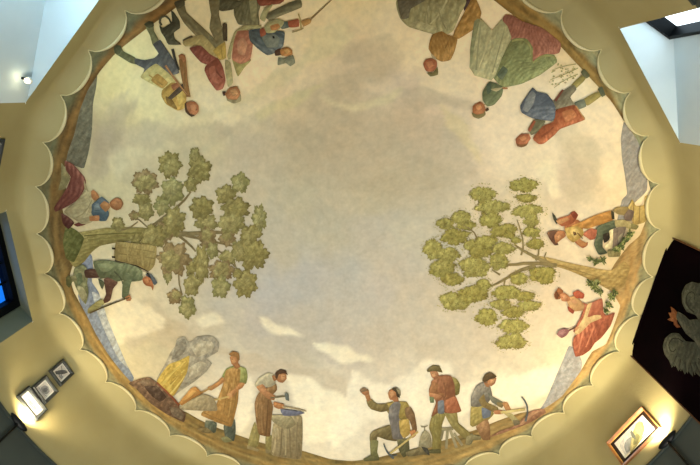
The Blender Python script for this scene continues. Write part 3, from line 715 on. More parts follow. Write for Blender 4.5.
# --- pink cape and soldier with sword
g = lambda s: P(s, 200, 0, 7)
fig('soldier in blue-grey coat and plumed hat thrusting a sword, upside down',
    [Fill('#c47c34', P("280,350 328,330 366,352 368,380 330,392 292,392", 240, 0, 7), lp=UP, relief=.35), Fill('#dba050', P("306,348 336,342 352,360 330,378", 240, 0, 7), lp=UP), Fill('#c07838', g("490,182 548,164 562,186 540,208 502,214"), lp=UP), Fill('#c68a40', P("428,150 470,134 502,134 492,164 444,186", 240, 0, 7), lp=UP)],
    [('trousers', [Fill('#6a6544', g("240,30 300,-8 430,-8 410,90 415,176 332,176 268,170 238,104"), lp=UP, relief=.4, fold=(10, 5, .16)), Fill('#6f6a4a', g("455,105 600,30 700,-6 712,50 560,112 482,142"), lp=UP, relief=.4, fold=(65, 5, .14)), Fill('#514c32', g("60,-8 230,-8 300,20 230,66 150,78 100,50"), lp=UP), Fill('#908a5e', g("345,0 395,0 400,80 385,150 360,140 350,70"), lp=UP)]),
     ('cape', [Fill('#aba26a', g("200,420 190,390 204,330 240,226 310,178 430,176 432,200 340,206 268,236 240,300 222,360 214,410"), lp=UP), Fill('#a79c54', P("130,232 205,238 178,270 152,306 138,272", 200, 0, 4), lp=UP), Fill('#ba6c50', P("134,172 150,125 196,122 208,150 211,182 200,240 162,256 128,236", 200, 0, 4), lp=UP, relief=.35, w=6), Fill('#cf8a66', P("150,170 172,150 190,176 178,220 152,214", 200, 0, 4), lp=UP)], 'pink cape lined in pale green'),
     ('coat', [Fill('#56666a', g("342,216 420,198 460,226 560,216 594,228 582,322 522,372 470,386 402,338 350,286"), lp=UP, relief=.4, w=6, fold=(120, 5, .14)), Fill('#7a8478', g("430,250 520,240 560,270 540,330 470,330"), lp=UP), Fill('#56665e', g("556,160 620,148 626,190 572,204"), lp=UP), Fill('#26282a', g("506,252 520,252 524,268 510,270"), relief=0)], 'blue-grey coat'),
     ('sash', [Fill('#8f3e2a', g("400,-6 590,-6 562,25 424,42"), lp=UP), Fill('#a2462c', g("418,206 456,194 462,242 426,258"), lp=UP), Fill('#ae4c2c', g("614,150 690,134 692,186 626,192"), lp=UP)], 'red sash or cuff'),
     ('sleeve', [Fill('#a8a26c', g("448,190 480,150 546,132 590,150 574,186 522,228 468,232"), lp=UP), Fill('#a6a06a', g("418,130 448,60 512,28 474,92 452,152"), lp=UP)], 'cream sleeve'),
     ('hair', [Fill('#583a2c', P("243,356 284,336 292,384 246,390", 240, 0, 7), lp=UP)]),
     ('hat', [Fill('#858a70', P("268,402 300,410 370,388 386,440 352,464 322,442 264,456", 240, 0, 7), lp=UP, relief=.35, mott=.3)], 'grey-green plumed hat')])
prop('sword', 'thin sword held out by the soldier', [stroke('#8a6a3a', P("490,142 560,76 650,-10", 240, 0, 7), 1.4, .7), stroke('#b49c54', P("408,96 424,140 428,204", 240, 0, 7), 1.2), stroke('#a08a50', P("366,226 420,212 444,196", 240, 0, 7), 1.0)])

# --- upper right of centre: woman in ochre, woman in green, man with blue cape
g = lambda s: P(s, 390, 0, 7)
h = lambda s: P(s, 375, 0, 4)
fig('woman in ochre bodice and wide grey-green apron, upside down',
    [Fill('#b65c38', h("192,256 204,238 230,234 247,244 248,266 232,286 204,284"), lp=UP, relief=.3), Fill('#cc7a4c', h("204,250 226,244 236,262 216,274"), lp=UP)],
    [('skirt', [Fill('#b07c2c', g("560,0 606,0 640,92 602,192 482,272 440,262 452,218 522,82"), lp=UP, relief=.35, fold=(25, 6, .2)), Fill('#564040', g("508,-6 566,-6 520,76"), lp=UP)], 'ochre skirt'),
     ('apron', [Fill('#9a9262', g("58,-8 524,-8 492,100 442,216 400,238 302,238 132,188 68,122"), lp=UP, relief=.3, w=9, fold=(12, 8, .12)), Fill('#675e48', g("56,-8 256,-8 146,62 130,124 78,130"), lp=UP), Fill('#b0a878', g("128,176 200,148 330,198 302,234"), lp=UP), stroke('#c4ba86', g("400,0 340,110 280,170"), 2, 1), stroke('#7c744c', g("270,40 262,120 268,170"), 1.4), stroke('#77704a', g("330,20 350,120 390,200"), 1.4)], 'grey-green apron'),
     ('bodice', [Fill('#ae7a2e', g("300,240 362,218 402,242 472,270 452,360 422,420 362,432 310,404 270,342 280,282"), lp=UP, relief=.4, w=7, fold=(15, 5, .14)), stroke('#6a4a22', g("400,262 412,290 384,340"), 1.8, 1), Fill('#c8b088', g("286,372 320,404 330,440 300,420"), lp=UP)], 'ochre bodice'),
     ('hair', [Fill('#7c703e', h("206,290 232,290 250,268 252,298 222,306"), lp=UP)])])
px = lambda s: P(s)
fig('woman in wide green dress over a red skirt, upside down, pale panel in front',
    [Fill('#be6a3a', P("90,322 140,290 166,312 180,346 164,372 118,382 88,366", 460, 60, 7), lp=UP, relief=.3), Fill('#d48850', P("108,326 138,308 154,336 126,356", 460, 60, 7), lp=UP), Fill('#c08050', P("296,190 330,192 336,204 300,204", 460, 60, 7), lp=UP)],
    [('underskirt', [Fill('#a86050', P("296,132 320,104 360,106 440,150 582,200 704,300 692,372 560,394 512,446 470,300 356,282", 460, 0, 7), lp=UP, relief=.28, w=9, fold=(28, 5.2, .18))], 'red striped underskirt'),
     ('overskirt', [Fill('#87925a', px("511,40 519,38 527,39 533,48 532,62 538,57 546,54 554,55 557,62 540,75 521,84 503,87 493,77 500,62"), lp=UP, relief=.3, w=7, fold=(35, 3.4, .2)), stroke('#aaa858', px("512,41 520,39 527,41 532,50 532,62"), 2, 1.6), stroke('#aaa858', px("533,63 540,57 548,55 556,58"), 2, 1.6), Fill('#5e7058', px("497,75 503,66 508,70 502,80"), lp=UP)], 'green overskirt with yellow-green border'),
     ('drape', [Fill('#b3b080', h("398,84 424,74 468,120 462,130 506,78 530,104 546,150 510,226 482,302 466,322 398,302 378,270 382,180"), smooth=False, lp=UP, relief=.2, w=7, fold=(18, 6, .08)), stroke('#d6cf9c', h("470,120 440,200 410,290"), 2.4, 1), stroke('#8c9068', h("424,84 412,190 404,280"), 1.8), stroke('#8c9068', h("520,110 498,190 470,290"), 1.2), Fill('#8f9468', h("398,84 420,76 400,170 386,260 380,200"), lp=UP)], 'pale grey-green draped panel'),
     ('bodice', [Fill('#6c7a54', P("212,150 300,188 292,250 240,312 192,326 158,282 158,222 188,172", 460, 60, 7), lp=UP, relief=.4), Fill('#50624c', P("186,172 214,152 220,220 190,240", 460, 60, 7), lp=UP), Fill('#c2b284', P("214,204 300,192 254,222", 460, 60, 7), lp=UP)], 'green bodice with cream belt'),
     ('hair', [Fill('#877848', P("82,368 130,380 176,356 180,380 168,394 130,412 92,398", 460, 60, 7), lp=UP), Fill('#5c4430', P("168,344 196,334 204,350 182,362", 460, 60, 7), lp=UP)])])
fl = []
rs = random.Random(12)
for k in range(46):
    a = rs.random(); b = rs.uniform(-1, 1); x = 548+28*a; y = 74+b*13*(1-.5*a); q = rs.uniform(.7, 1.5)
    fl.append(Fill(rs.choice(('#a8a45c', '#949a54', '#b0a868', '#8c8c4e', '#b89a70')), [(x-q, y), (x, y-q*.7), (x+q, y), (x, y+q*.7)], smooth=False, relief=0, dens=9, edge=0))
for s in ("578,68 566,74 550,80", "578,74 564,80 554,88", "576,64 564,66 552,70"): fl.append(stroke('#a09a5a', P(s), .8, .4))
prop('flowering_branch', 'pale spray of small leaves and flowers by the man in red coat', fl, .0125)
g = lambda s: P(s, 510, 60, 5.17)
fig('man in red coat with billowing blue cape, upside down near the upper right edge',
    [Fill('#b65e38', g("28,412 58,382 98,384 108,404 88,432 52,438 32,430"), lp=UP, relief=.3), Fill('#cc7c4c', g("46,404 72,392 88,404 66,420"), lp=UP)],
    [('stocking', [Fill('#96863c', g("316,132 368,80 392,94 376,116 334,152"), lp=UP)]), ('stocking', [Fill('#9e8a40', g("376,206 440,168 468,164 472,186 402,236"), lp=UP)]),
     ('shoe', [Fill('#5f6040', g("366,62 384,46 414,80 396,96 378,84"), lp=UP)]), ('shoe', [Fill('#566048', g("454,150 476,138 494,182 476,192"), lp=UP)]),
     ('breeches', [Fill('#78705a', g("222,218 274,160 330,128 344,152 312,192 332,232 242,254"), lp=UP, relief=.35, fold=(50, 4, .12)), Fill('#6e7766', g("332,222 382,203 394,240 346,257"), lp=UP)]),
     ('coat', [Fill('#ae5028', g("238,258 332,232 362,268 388,308 262,356 232,386 176,432 148,434 118,406 168,342 224,318"), lp=UP, relief=.4, w=6, fold=(-20, 6, .1)), stroke('#6e2c1a', g("160,396 200,372 226,346"), 2.4, 1.4), Fill('#c46c3a', g("270,270 322,254 346,290 290,322"), lp=UP), stroke('#c69a50', g("340,236 364,272 386,306"), 1.2)], 'red coat'),
     ('sleeve', [Fill('#6c6a4c', g("94,356 126,308 184,318 142,372 110,388"), lp=UP), Fill('#a2482c', g("92,362 124,310 134,318 104,372"), lp=UP)]),
     ('cape', [Fill('#586472', g("118,142 140,164 190,174 224,216 236,250 232,300 215,316 120,302 60,272 53,236 88,182"), lp=UP, relief=.35, w=8, fold=(62, 5, .18)), Fill('#7c8488', g("112,160 134,176 120,230 90,270 66,256 84,200"), lp=UP)], 'blue cape blown out behind'),
     ('scabbard', [stroke('#78382a', g("234,212 274,154"), 2.4, 2)]), ('hair', [Fill('#84552e', g("30,424 60,436 96,424 84,444 58,452 38,446"), lp=UP)])])

# --- right: lute player, castle-like well, woman in red
RT = (-.75, -.6)
g = lambda s: P(s, 540, 190, 7)
prop('stone_well', 'small tan stone well with conical roof at the right edge, above the lute player', [Fill('#a98e46', P("617,214 613,210 617,208 628,207 632,199 634,202 636,206 644,205 645,196 655,195 655,208 645,222 634,225 630,217"), relief=.3), Fill('#8a7440', P("613,210 617,207 628,207 630,216 618,214"), relief=.2), stroke('#756032', P("634,203 633,223"), .9), stroke('#756032', P("640,206 639,223"), .9), stroke('#756032', P("645,205 646,220"), .9), Fill('#c2ac62', P("647,197 654,196 654,206 647,214"), relief=.2)], .0125)
prop('stone', 'grey-purple rocks beside the lute player', [Fill('#6e5f56', g("516,268 602,258 590,310 568,352 530,440 506,420 512,340"), lp=RT), Fill('#6a5850', g("585,185 620,135 660,150 640,215 596,212"), lp=RT), Fill('#8c826a', g("545,330 580,300 576,340 552,380"), lp=RT)])
fig('lute player in orange jacket and feathered hat, lying on his side at right',
    [Fill('#b46c3e', g("100,322 128,284 168,290 182,322 150,346 112,374"), lp=RT, relief=.3), Fill('#cc8a58', g("112,330 136,312 152,330 126,352"), lp=RT), stroke('#5a3020', g("116,330 124,338"), .8), stroke('#7a3c28', g("138,344 146,338"), .8),
     Fill('#b8743f', g("232,312 262,330 292,352 330,374 318,392 292,396 256,366"), lp=RT), Fill('#c48450', g("112,214 150,204 190,190 206,206 160,232 130,240"), lp=RT)],
    [('shirt', [Fill('#a85a2c', g("172,240 210,226 262,206 300,244 296,300 230,330 176,300"), lp=RT, relief=.3)], 'orange-red shirt'), ('trousers', [Fill('#4c5a44', g("388,272 430,240 522,212 534,262 472,300 440,352 440,402 474,442 410,452 378,382 398,312"), lp=RT, relief=.4, fold=(80, 5, .12)), Fill('#2e261e', g("440,312 502,292 482,350 450,372"), lp=RT)], 'dark teal breeches'),
     ('stocking', [Fill('#d0c294', g("486,284 532,268 524,322 502,402 456,414 448,394 490,352"), lp=RT)], 'white stocking'),
     ('boot', [Fill('#988a58', g("524,214 592,208 652,238 692,250 672,277 572,262 528,256"), lp=RT), Fill('#76703f', g("640,236 692,250 674,278 636,268"), lp=RT)]),
     ('boot', [Fill('#857a4a', g("474,420 540,420 566,440 560,466 480,468"), lp=RT)]),
     ('jacket', [Fill('#b67826', g("218,252 292,220 382,178 502,143 518,202 442,236 332,272 272,262"), lp=RT, relief=.35, fold=(72, 5, .2), w=6), Fill('#3c3a2a', g("496,146 516,150 522,206 504,204"), lp=RT)], 'orange jacket'),
     ('bag', [Fill('#b3563c', g("298,312 350,270 398,280 386,342 350,350 328,332"), lp=RT, fold=(20, 4, .12))], 'red sash'),
     ('sleeve', [Fill('#b2542c', g("108,216 140,196 200,178 240,148 268,174 242,222 202,248 150,252"), lp=RT, relief=.35), Fill('#8c3420', g("212,162 242,148 266,174 244,208"), lp=RT)], 'red sleeve'),
     ('sleeve', [Fill('#a8502c', g("214,318 236,312 300,372 336,364 334,386 300,408 250,372"), lp=RT)]),
     ('hat', [Fill('#684030', g("48,302 76,284 132,282 116,320 108,340 130,386 104,388 70,348"), lp=RT, relief=.35), Fill('#4a4a3a', g("84,158 106,180 132,234 114,236 94,206"), lp=RT)], 'brown hat')])
prop('lute', 'yellow-brown lute held by the man in the feathered hat', [Fill('#b8943e', g("178,268 258,254 302,280 302,322 232,368 190,332"), lp=RT, relief=.35), Fill('#d0b060', g("206,286 252,268 280,292 240,336"), lp=RT), Fill('#6a4222', g("230,290 252,296 256,312 238,320"), relief=.1), stroke('#5a3a20', g("262,300 300,340"), 1)])
g = lambda s: P(s, 540, 290, 7)
q = lambda s: P(s, 540, 250, 7)
fig('seated woman in full red dress and red hat, leaning on the slope at right',
    [Fill('#be7248', q("140,312 170,298 206,326 216,350 186,362 152,356"), lp=RT, relief=.3), Fill('#d49064', q("150,322 174,314 190,334 164,346"), lp=RT), stroke('#6a3424', q("152,326 160,334"), .8), Fill('#c48458', g("236,272 262,252 276,262 254,286"), lp=RT), Fill('#c88a60', g("210,74 236,64 262,84 246,104"), lp=RT)],
    [('skirt', [Fill('#a04c38', g("286,84 340,100 400,70 440,110 424,180 330,222 262,304 232,290 276,204 300,140"), lp=RT, relief=.3), Fill('#98442f', g("308,132 402,108 462,178 524,158 494,250 432,332 384,372 352,420 300,456 248,466 228,380 240,328 300,268 330,200"), lp=RT, relief=.35, w=9, fold=(25, 6.5, .26)), Fill('#a8543e', g("330,108 432,58 442,110 442,182 382,170 322,222"), lp=RT, relief=.3), stroke('#cf7454', g("300,300 280,380 270,440"), 2, 1), stroke('#cf7454', g("380,250 350,330 320,400"), 2, 1), stroke('#70281c', g("340,290 310,370 300,440"), 1.6, 1), stroke('#70281c', g("440,220 400,290 370,350"), 1.6, 1)], 'full red skirt'),
     ('shawl', [Fill('#c4a470', g("238,302 300,200 338,88 364,90 332,190 380,176 424,176 432,196 352,232 302,282 270,310"), lp=RT)], 'cream shawl'),
     ('bodice', [Fill('#b88856', g("188,72 232,42 292,80 312,112 300,142 232,150 200,112"), lp=RT, relief=.35)], 'tan bodice'),
     ('sleeve', [Fill('#b0432c', g("228,22 266,2 312,30 302,60 250,56"), lp=RT)]), ('sleeve', [Fill('#9c3826', g("194,112 242,146 232,168 200,148"), lp=RT)]),
     ('hat', [Fill('#a0552a', q("98,312 130,264 164,286 160,306 140,344 108,346"), lp=RT), Fill('#6e3a20', q("100,314 116,286 134,318 120,346"), lp=RT)], 'red-brown hat')])
prop('hand_fan', 'purple hand fan held by the woman in red', [stroke('#6a3c30', g("200,285 246,262"), 1.6, 1.2), Fill('#88525c', g("118,312 130,286 170,268 208,284 182,322 150,337"), lp=RT, relief=.3), Fill('#a26c74', g("136,306 162,288 184,294 156,318"), lp=RT)])

# --- left: seated woman and basket carrier
LT = (.5, -.7)
g = lambda s: P(s, 40, 150, 7)
q = lambda s: P(s, 60, 210, 7)
fig('seated woman with red striped skirt, blue bodice and pale apron at the left edge',
    [Fill('#b2743e', g("418,388 450,356 494,384 490,404 460,434"), lp=LT), Fill('#b5723e', g("358,288 372,278 392,292 416,330 382,356 360,332"), lp=LT), Fill('#a9683a', g("488,368 528,334 566,350 574,384 560,410 526,420 496,402"), lp=LT, relief=.35), Fill('#c07c48', g("500,372 528,352 544,376 520,398"), lp=LT), Fill('#b4703c', q("204,46 274,38 272,76 208,76"), lp=LT)],
    [('scarf', [Fill('#8a8254', g("150,90 200,168 212,200 172,272 128,282 148,200"), lp=LT, fold=(30, 5, .14))], 'pale green shawl end'),
     ('skirt', [Fill('#7c3d36', g("172,76 230,98 312,190 322,232 302,292 260,352 180,402 108,432 98,402 140,340 190,262 214,190 182,142"), lp=LT, relief=.35, w=8, fold=(20, 4.4, .3)), Fill('#5c2c28', q("8,20 60,50 100,90 60,134 20,96"), lp=LT, fold=(30, 4, .25)), Fill('#743630', q("94,104 210,50 226,66 170,106 120,116"), lp=LT)], 'red striped skirt'),
     ('apron', [Fill('#a59a70', P("84,180 88,190 93,196 96,212 92,222 82,224 64,212 74,203 84,192"), lp=LT, relief=.25, fold=(70, 4, .1)), stroke('#c2b88c', P("86,190 90,204 84,218"), 1.4), stroke('#827850', P("92,200 86,212 76,218"), 1.2)], 'pale apron'),
     ('bodice', [Fill('#4e6672', g("362,382 402,352 432,326 482,368 478,402 474,462 440,480 380,482 364,440"), lp=LT, relief=.35), Fill('#6c8288', g("380,390 410,372 424,420 400,460 376,440"), lp=LT), Fill('#44606c', q("222,0 335,0 342,40 322,76 274,76 270,36 224,34"), lp=LT)], 'blue bodice'),
     ('hair', [Fill('#8a5c34', g("528,334 566,340 584,376 566,412 530,424 554,384 546,354"), lp=LT)])])
g = lambda s: P(s, 60, 250, 7)
prop('shrubs', 'tangled green plants on the slope under the basket carrier', [Fill('#6e744c', g("100,130 160,100 200,150 190,230 200,300 180,380 150,340 110,260 90,200"), mott=.45, lp=LT), Fill('#8f8f6a', g("120,250 160,260 190,320 160,360 130,310"), mott=.4), Fill('#5a6a48', g("110,170 150,160 160,220 130,250"), mott=.4)], .0122)
fig('stooping man in green coat carrying a basket on his back at left',
    [Fill('#b0602f', g("574,204 606,182 630,196 642,214 656,252 650,286 638,258 602,250 584,232"), lp=LT, relief=.3), Fill('#cc8048', g("590,206 612,198 624,224 606,236"), lp=LT), Fill('#b46e3c', g("454,332 488,314 502,340 492,356 466,358"), lp=LT), stroke('#4a2a1c', g("622,214 630,220"), .9)],
    [('stocking', [Fill('#7c7a52', g("68,188 170,148 184,192 82,224"), lp=LT)]), ('boot', [Fill('#52562c', g("42,192 70,178 84,230 64,266 44,244"), lp=LT)]),
     ('boot', [Fill('#86824a', g("194,412 288,340 312,376 232,432 196,444"), lp=LT)]),
     ('trousers', [Fill('#54362a', g("172,140 272,132 280,192 180,194"), lp=LT), Fill('#5e3a2c', g("308,200 392,198 404,232 372,272 352,352 310,374 302,350 322,310"), lp=LT, relief=.4)], 'dark red-brown trousers'),
     ('coat', [Fill('#62704c', g("232,80 290,70 352,74 422,90 522,100 584,160 572,212 502,222 440,212 400,222 332,190 282,202 240,120"), lp=LT, relief=.4, w=7, fold=(40, 6, .14)), Fill('#465036', g("268,200 312,228 296,278 276,240"), lp=LT), stroke('#3c4632', g("380,150 430,200 440,240"), 1.6, 1), Fill('#7c8a60', g("260,100 330,90 380,110 340,150 290,150"), lp=LT)], 'green coat'),
     ('sleeve', [Fill('#5e6c4a', g("468,158 514,178 494,242 472,342 434,332 440,222"), lp=LT, relief=.35)]),
     ('collar', [Fill('#cfc6a0', g("578,150 606,156 592,190 576,178"), lp=LT)], 'white collar'),
     ('hat', [Fill('#56626a', g("598,170 640,168 682,230 662,248 630,206"), lp=LT), Fill('#33302a', g("604,158 620,160 640,204 628,206"), lp=LT)], 'blue-grey cap')])
q = lambda s: P(s, 60, 210, 7)
prop('basket', 'tan wicker pack basket on the back of the stooping man', [stroke('#382818', q("384,350 500,372 620,430"), 2.2, 1.6), Fill('#988446', q("392,224 490,228 672,254 662,384 622,428 540,388 384,346"), lp=LT, relief=.25, fold=(10, 2.6, .12)), stroke('#7c6a34', q("400,262 520,270 664,296"), 1), stroke('#7c6a34', q("396,304 520,318 664,340"), 1), stroke('#b8a25c', q("480,232 470,300 480,360"), 1.2), stroke('#b8a25c', q("580,246 570,320 580,390"), 1.2), Fill('#3a3020', q("362,262 388,264 388,278 364,276"), relief=0), Fill('#3a3020', q("362,322 388,324 388,338 364,336"), relief=0)])
prop('walking_stick', 'long thin stick held by the stooping man', [stroke('#5c4c2c', g("206,442 340,386 486,332"), 1.5, 1.1)])

# --- bottom left: smiths at a fire
BT = (-.7, -.5)
g = lambda s: P(s, 120, 330, 7)
prop('smoke', 'grey smoke rising from the fire at lower left', [Fill('#979282', g("256,360 292,280 318,232 352,160 386,112 398,62 450,44 484,88 540,48 640,42 694,88 684,152 604,202 644,232 604,292 520,362 400,442 366,466"), relief=.12, w=9, mott=.3, edge=0), Fill('#aca58e', g("500,120 560,80 640,80 660,120 600,170 540,190"), relief=.12, mott=.3, edge=0), Fill('#848072', g("400,80 450,60 470,120 430,180 360,210 380,140"), relief=.12, mott=.3, edge=0), Fill('#a8a08a', g("490,260 560,220 610,240 560,310 490,350"), relief=.12, mott=.3, edge=0)], .0120)
prop('fire', 'yellow flames leaning out of the dark coals', [Fill('#bb9a2c', g("258,360 300,290 342,240 420,210 486,180 470,292 432,372 372,462 300,420"), relief=.2, mott=.25, fold=(35, 5, .14)), stroke('#d8c458', g("300,380 380,280 460,220"), 2.6, .8), stroke('#dccb60', g("330,420 400,330 450,280"), 2.4, .8), stroke('#96782a', g("350,380 400,330 430,300"), 1.6, .6), stroke('#e0d070', g("350,452 420,370 452,320"), 2, .8)])
prop('coals', 'mound of dark glowing coals at the foot of the flames', [Fill('#6a4e3c', P("60,202 95,188 125,183 160,208 210,254 226,284 242,300 236,327 182,302 130,267 85,222", 110, 320, 3.2), relief=.35, mott=.4, w=8), Fill('#7a6450', P("90,198 120,190 140,206 120,214", 110, 320, 3.2), mott=.4), Fill('#4e3a30', P("110,212 150,212 180,246 160,262 130,240", 110, 320, 3.2), mott=.4), stroke('#b5481c', P("150,200 190,238 222,274", 110, 320, 3.2), 1.6, 2.2), Fill('#6c5c4c', P("190,278 222,284 236,304 230,320 200,304", 110, 320, 3.2), mott=.4)])
g = lambda s: P(s, 170, 345, 4.425)
fig('smith in long tan apron and green shirt tipping a hod at the fire',
    [Fill('#b6723f', g("264,54 276,46 294,52 305,66 301,84 286,96 272,84 268,70"), relief=.3), Fill('#ce9058', g("270,62 284,58 292,74 280,86"), relief=.2), stroke('#5c3222', g("272,64 279,63"), .7), stroke('#8a4830', g("275,83 283,82"), .7), Fill('#a86838', g("284,86 302,80 312,98 296,106 284,102"), relief=.2),
     Fill('#b87a42', g("230,142 246,156 216,181 182,202 164,197 168,186 184,180 214,160"), relief=.35), Fill('#b87840', g("308,166 332,170 320,190 300,202 276,232 252,236 252,218 268,206 294,186"), relief=.35), Fill('#c88c54', g("252,216 274,214 276,232 256,238"), relief=.25)],
    [('trousers', [Fill('#525e50', g("158,335 206,345 201,388 166,386 153,370"), relief=.35, fold=(10, 3, .14)), Fill('#4c584e', g("238,355 286,328 291,380 282,426 246,412 240,386"), relief=.35, fold=(10, 3, .14))], 'dark green trousers'),
     ('shoe', [Fill('#766640', g("118,371 160,364 192,390 152,390"), relief=.25)]), ('shoe', [Fill('#76784f', g("224,412 250,404 278,425 242,432"), relief=.25)]),
     ('shirt', [Fill('#8d9850', g("303,94 336,104 344,140 336,172 304,168 296,130"), relief=.35, fold=(0, 3, .1)), Fill('#869248', g("230,140 250,105 282,94 278,125 246,148"), relief=.35)], 'green shirt'),
     ('apron', [Fill('#a67834', g("250,111 286,98 312,110 306,180 301,250 287,310 271,361 216,346 137,311 150,290 204,265 214,230 234,176 240,140"), relief=.3, w=8, fold=(15, 6, .12)), stroke('#7c5622', g("262,180 244,250 230,330"), 1.4, 1), stroke('#c4964c', g("284,130 276,220 258,320"), 2, 1.2), stroke('#7c5622', g("296,200 284,280 268,350"), 1.2), stroke('#84602a', g("216,236 250,250 290,246"), .9), stroke('#6e4c20', g("150,300 200,322 262,348"), 1)], 'long tan apron'),
     ('+hair', [Fill('#9c6830', g("260,42 280,27 306,38 308,66 300,72 294,54 272,50"), relief=.3)])])
prop('hod', 'orange and grey hod with two long handles held at the fire', [stroke('#b08848', g("138,212 184,188"), 1.6), stroke('#c8a860', g("186,246 262,228"), 1.8), Fill('#988a6a', g("40,276 140,219 192,234 207,291 60,287"), relief=.3, mott=.2), Fill('#b37830', g("38,258 95,189 112,184 142,210 164,203 102,236 52,268"), relief=.3), Fill('#d09a48', g("60,246 96,200 116,204 90,230"), relief=.2)])
g = lambda s: P(s, 235, 362, 4.51)
prop('tree_stump', 'thick grey tree stump used as a block by the balding smith', [Fill('#8b7d5c', g("172,282 208,248 302,248 299,432 240,434 200,428 162,412"), relief=.4, w=14, fold=(4, 4, .16)), stroke('#5e523a', g("212,300 206,420"), 1.4), stroke('#645840', g("246,290 250,428"), 1.2), stroke('#6a5e44', g("280,270 276,424"), 1.2), stroke('#b0a47c', g("230,296 228,420"), 1.4)], .0122)
prop('anvil', 'pale rounded anvil resting on the tree stump', [Fill('#8e8664', g("156,242 200,238 252,244 274,280 242,302 202,292 170,268"), relief=.4), Fill('#aea47e', g("160,242 220,240 250,250 200,260"), relief=.2)])
fig('balding smith in brown apron hammering a bowl on a tree stump',
    [Fill('#ae6e40', g("184,56 206,42 230,50 233,76 216,94 196,90 181,72"), relief=.3), Fill('#ca8c5a', g("206,58 224,58 226,76 210,84"), relief=.2), stroke('#4c2a1c', g("214,64 224,66"), .7), Fill('#a4663a', g("166,62 186,60 190,80 176,88"), relief=.2),
     Fill('#b6784a', g("96,112 126,100 146,130 182,154 178,172 150,167 114,136"), relief=.35), Fill('#b4723f', g("174,180 220,190 228,208 196,212 176,202"), relief=.3)],
    [('trousers', [Fill('#8d8348', g("90,270 112,330 102,382 76,388 57,376 70,320"), relief=.35, fold=(10, 3.5, .1)), Fill('#877e46', g("138,335 166,330 162,402 139,397"), relief=.3)], 'olive trousers'),
     ('shoe', [Fill('#8d7e56', g("54,375 112,395 102,404 54,390"), relief=.2)]), ('shoe', [Fill('#7f7450', g("136,395 164,398 172,412 140,410"), relief=.2)]),
     ('shirt', [Fill('#aea88c', g("88,102 110,70 150,48 178,60 184,90 160,122 126,100 100,118"), relief=.35, fold=(40, 4, .1))], 'pale grey shirt'),
     ('apron', [Fill('#876036', g("124,122 166,110 186,98 190,125 176,142 160,165 172,200 166,250 162,300 156,337 108,326 94,260 88,190 100,150"), relief=.35, w=8, fold=(8, 5, .1)), stroke('#5c3e20', g("150,170 146,250 140,330"), 1.2), stroke('#a88050', g("120,180 118,260 124,320"), 1.6)], 'brown apron'),
     ('+hair', [Fill('#563824', g("182,50 204,34 230,40 238,60 226,52 198,56 190,78 182,72"), relief=.25)])], .0128)
prop('hammer', 'small hammer raised by the balding smith', [stroke('#6e6448', g("160,162 232,154"), 1.4), Fill('#5c6866', g("224,142 234,138 242,146 244,176 229,172"), relief=.3)])
prop('bowl', 'blue bowl with yellow edge on the anvil', [Fill('#666e88', g("204,212 300,224 316,230 276,242 220,243 208,228"), relief=.3), stroke('#c6a850', g("214,202 262,208 322,222"), 1.8, 1)])

# --- bottom right: three miners
g = lambda s: P(s, 455, 365, 5.167)
prop('rubble', 'reddish broken ground under the miner with the pick', [Fill('#90604a', g("180,372 230,342 300,318 342,288 392,238 462,226 470,246 384,300 250,352"), relief=.25, mott=.35), Fill('#a87a5c', g("330,310 360,280 400,246 440,238 400,262 350,310"), relief=.2, mott=.3)], .0120)
g = lambda s: P(s, 410, 360, 4.425)
prop('windlass', 'grey wooden frame standing behind the miner with the backpack', [stroke('#8c8668', g("132,308 192,304"), 3.2), stroke('#857f62', g("166,312 160,392"), 2.8), stroke('#8a8468', g("178,310 206,388"), 2.8), stroke('#8a8468', g("194,324 232,378"), 2.6), stroke('#7c765a', g("146,312 138,350"), 2.4)], .0122)
prop('rock', 'grey rock with a small tool lying on it between two miners', [Fill('#8a8468', g("38,384 48,332 66,310 90,330 98,384 70,390"), relief=.3, mott=.25), stroke('#6f6a50', g("48,294 64,298 78,290"), 1), stroke('#6f6a50', g("66,296 64,314"), .9)])
fig('standing miner with hat, brown jacket and round backpack',
    [Fill('#ae6e48', g("88,53 100,48 122,52 129,74 112,87 96,77"), relief=.3), Fill('#cc9060', g("94,58 108,56 114,70 102,78"), relief=.2), stroke('#4c2a1c', g("96,60 104,60"), .7), Fill('#b6744a', g("84,145 116,149 142,160 120,177 88,166"), relief=.3)],
    [('backpack', [Fill('#7c7236', g("178,75 206,84 222,110 217,150 196,158 184,110"), relief=.4, fold=(60, 3, .12))], 'olive backpack'),
     ('trousers', [Fill('#7c7236', g("94,255 126,229 158,240 142,290 136,402 100,402 97,340 84,300"), relief=.4, fold=(10, 4, .12)), Fill('#837840', g("153,235 206,229 216,280 267,325 256,352 220,332 180,290"), relief=.4, fold=(-35, 4, .12))], 'olive trousers'),
     ('boot', [Fill('#52502f', g("78,402 100,396 136,395 137,413 84,413"), relief=.25)]), ('boot', [Fill('#6a664a', g("248,346 276,323 283,345 272,372 250,374"), relief=.25)]),
     ('jacket', [Fill('#8c5234', g("94,96 130,69 181,69 197,110 202,160 227,226 182,237 130,231 94,252 114,190 99,150"), relief=.35, w=8, fold=(12, 6, .12)), Fill('#a45838', g("158,178 202,162 224,226 180,235 158,230"), relief=.3), Fill('#66707c', g("124,184 149,178 151,236 124,236"), relief=.2), Fill('#986038', g("84,130 100,94 126,108 121,140 150,148 150,166 110,152 86,150"), relief=.35), stroke('#5c3422', g("150,100 162,150 150,170"), 1.4, 1)], 'brown jacket'),
     ('hat', [Fill('#6c5e34', g("74,46 100,24 130,27 144,56 120,51 96,52 78,54"), relief=.35)], 'brown hat'),
     ('+bottle', [Fill('#667a54', g("86,162 105,165 106,189 90,190"), relief=.35)], 'green bottle')], .0128)
g = lambda s: P(s, 350, 375, 5.167)
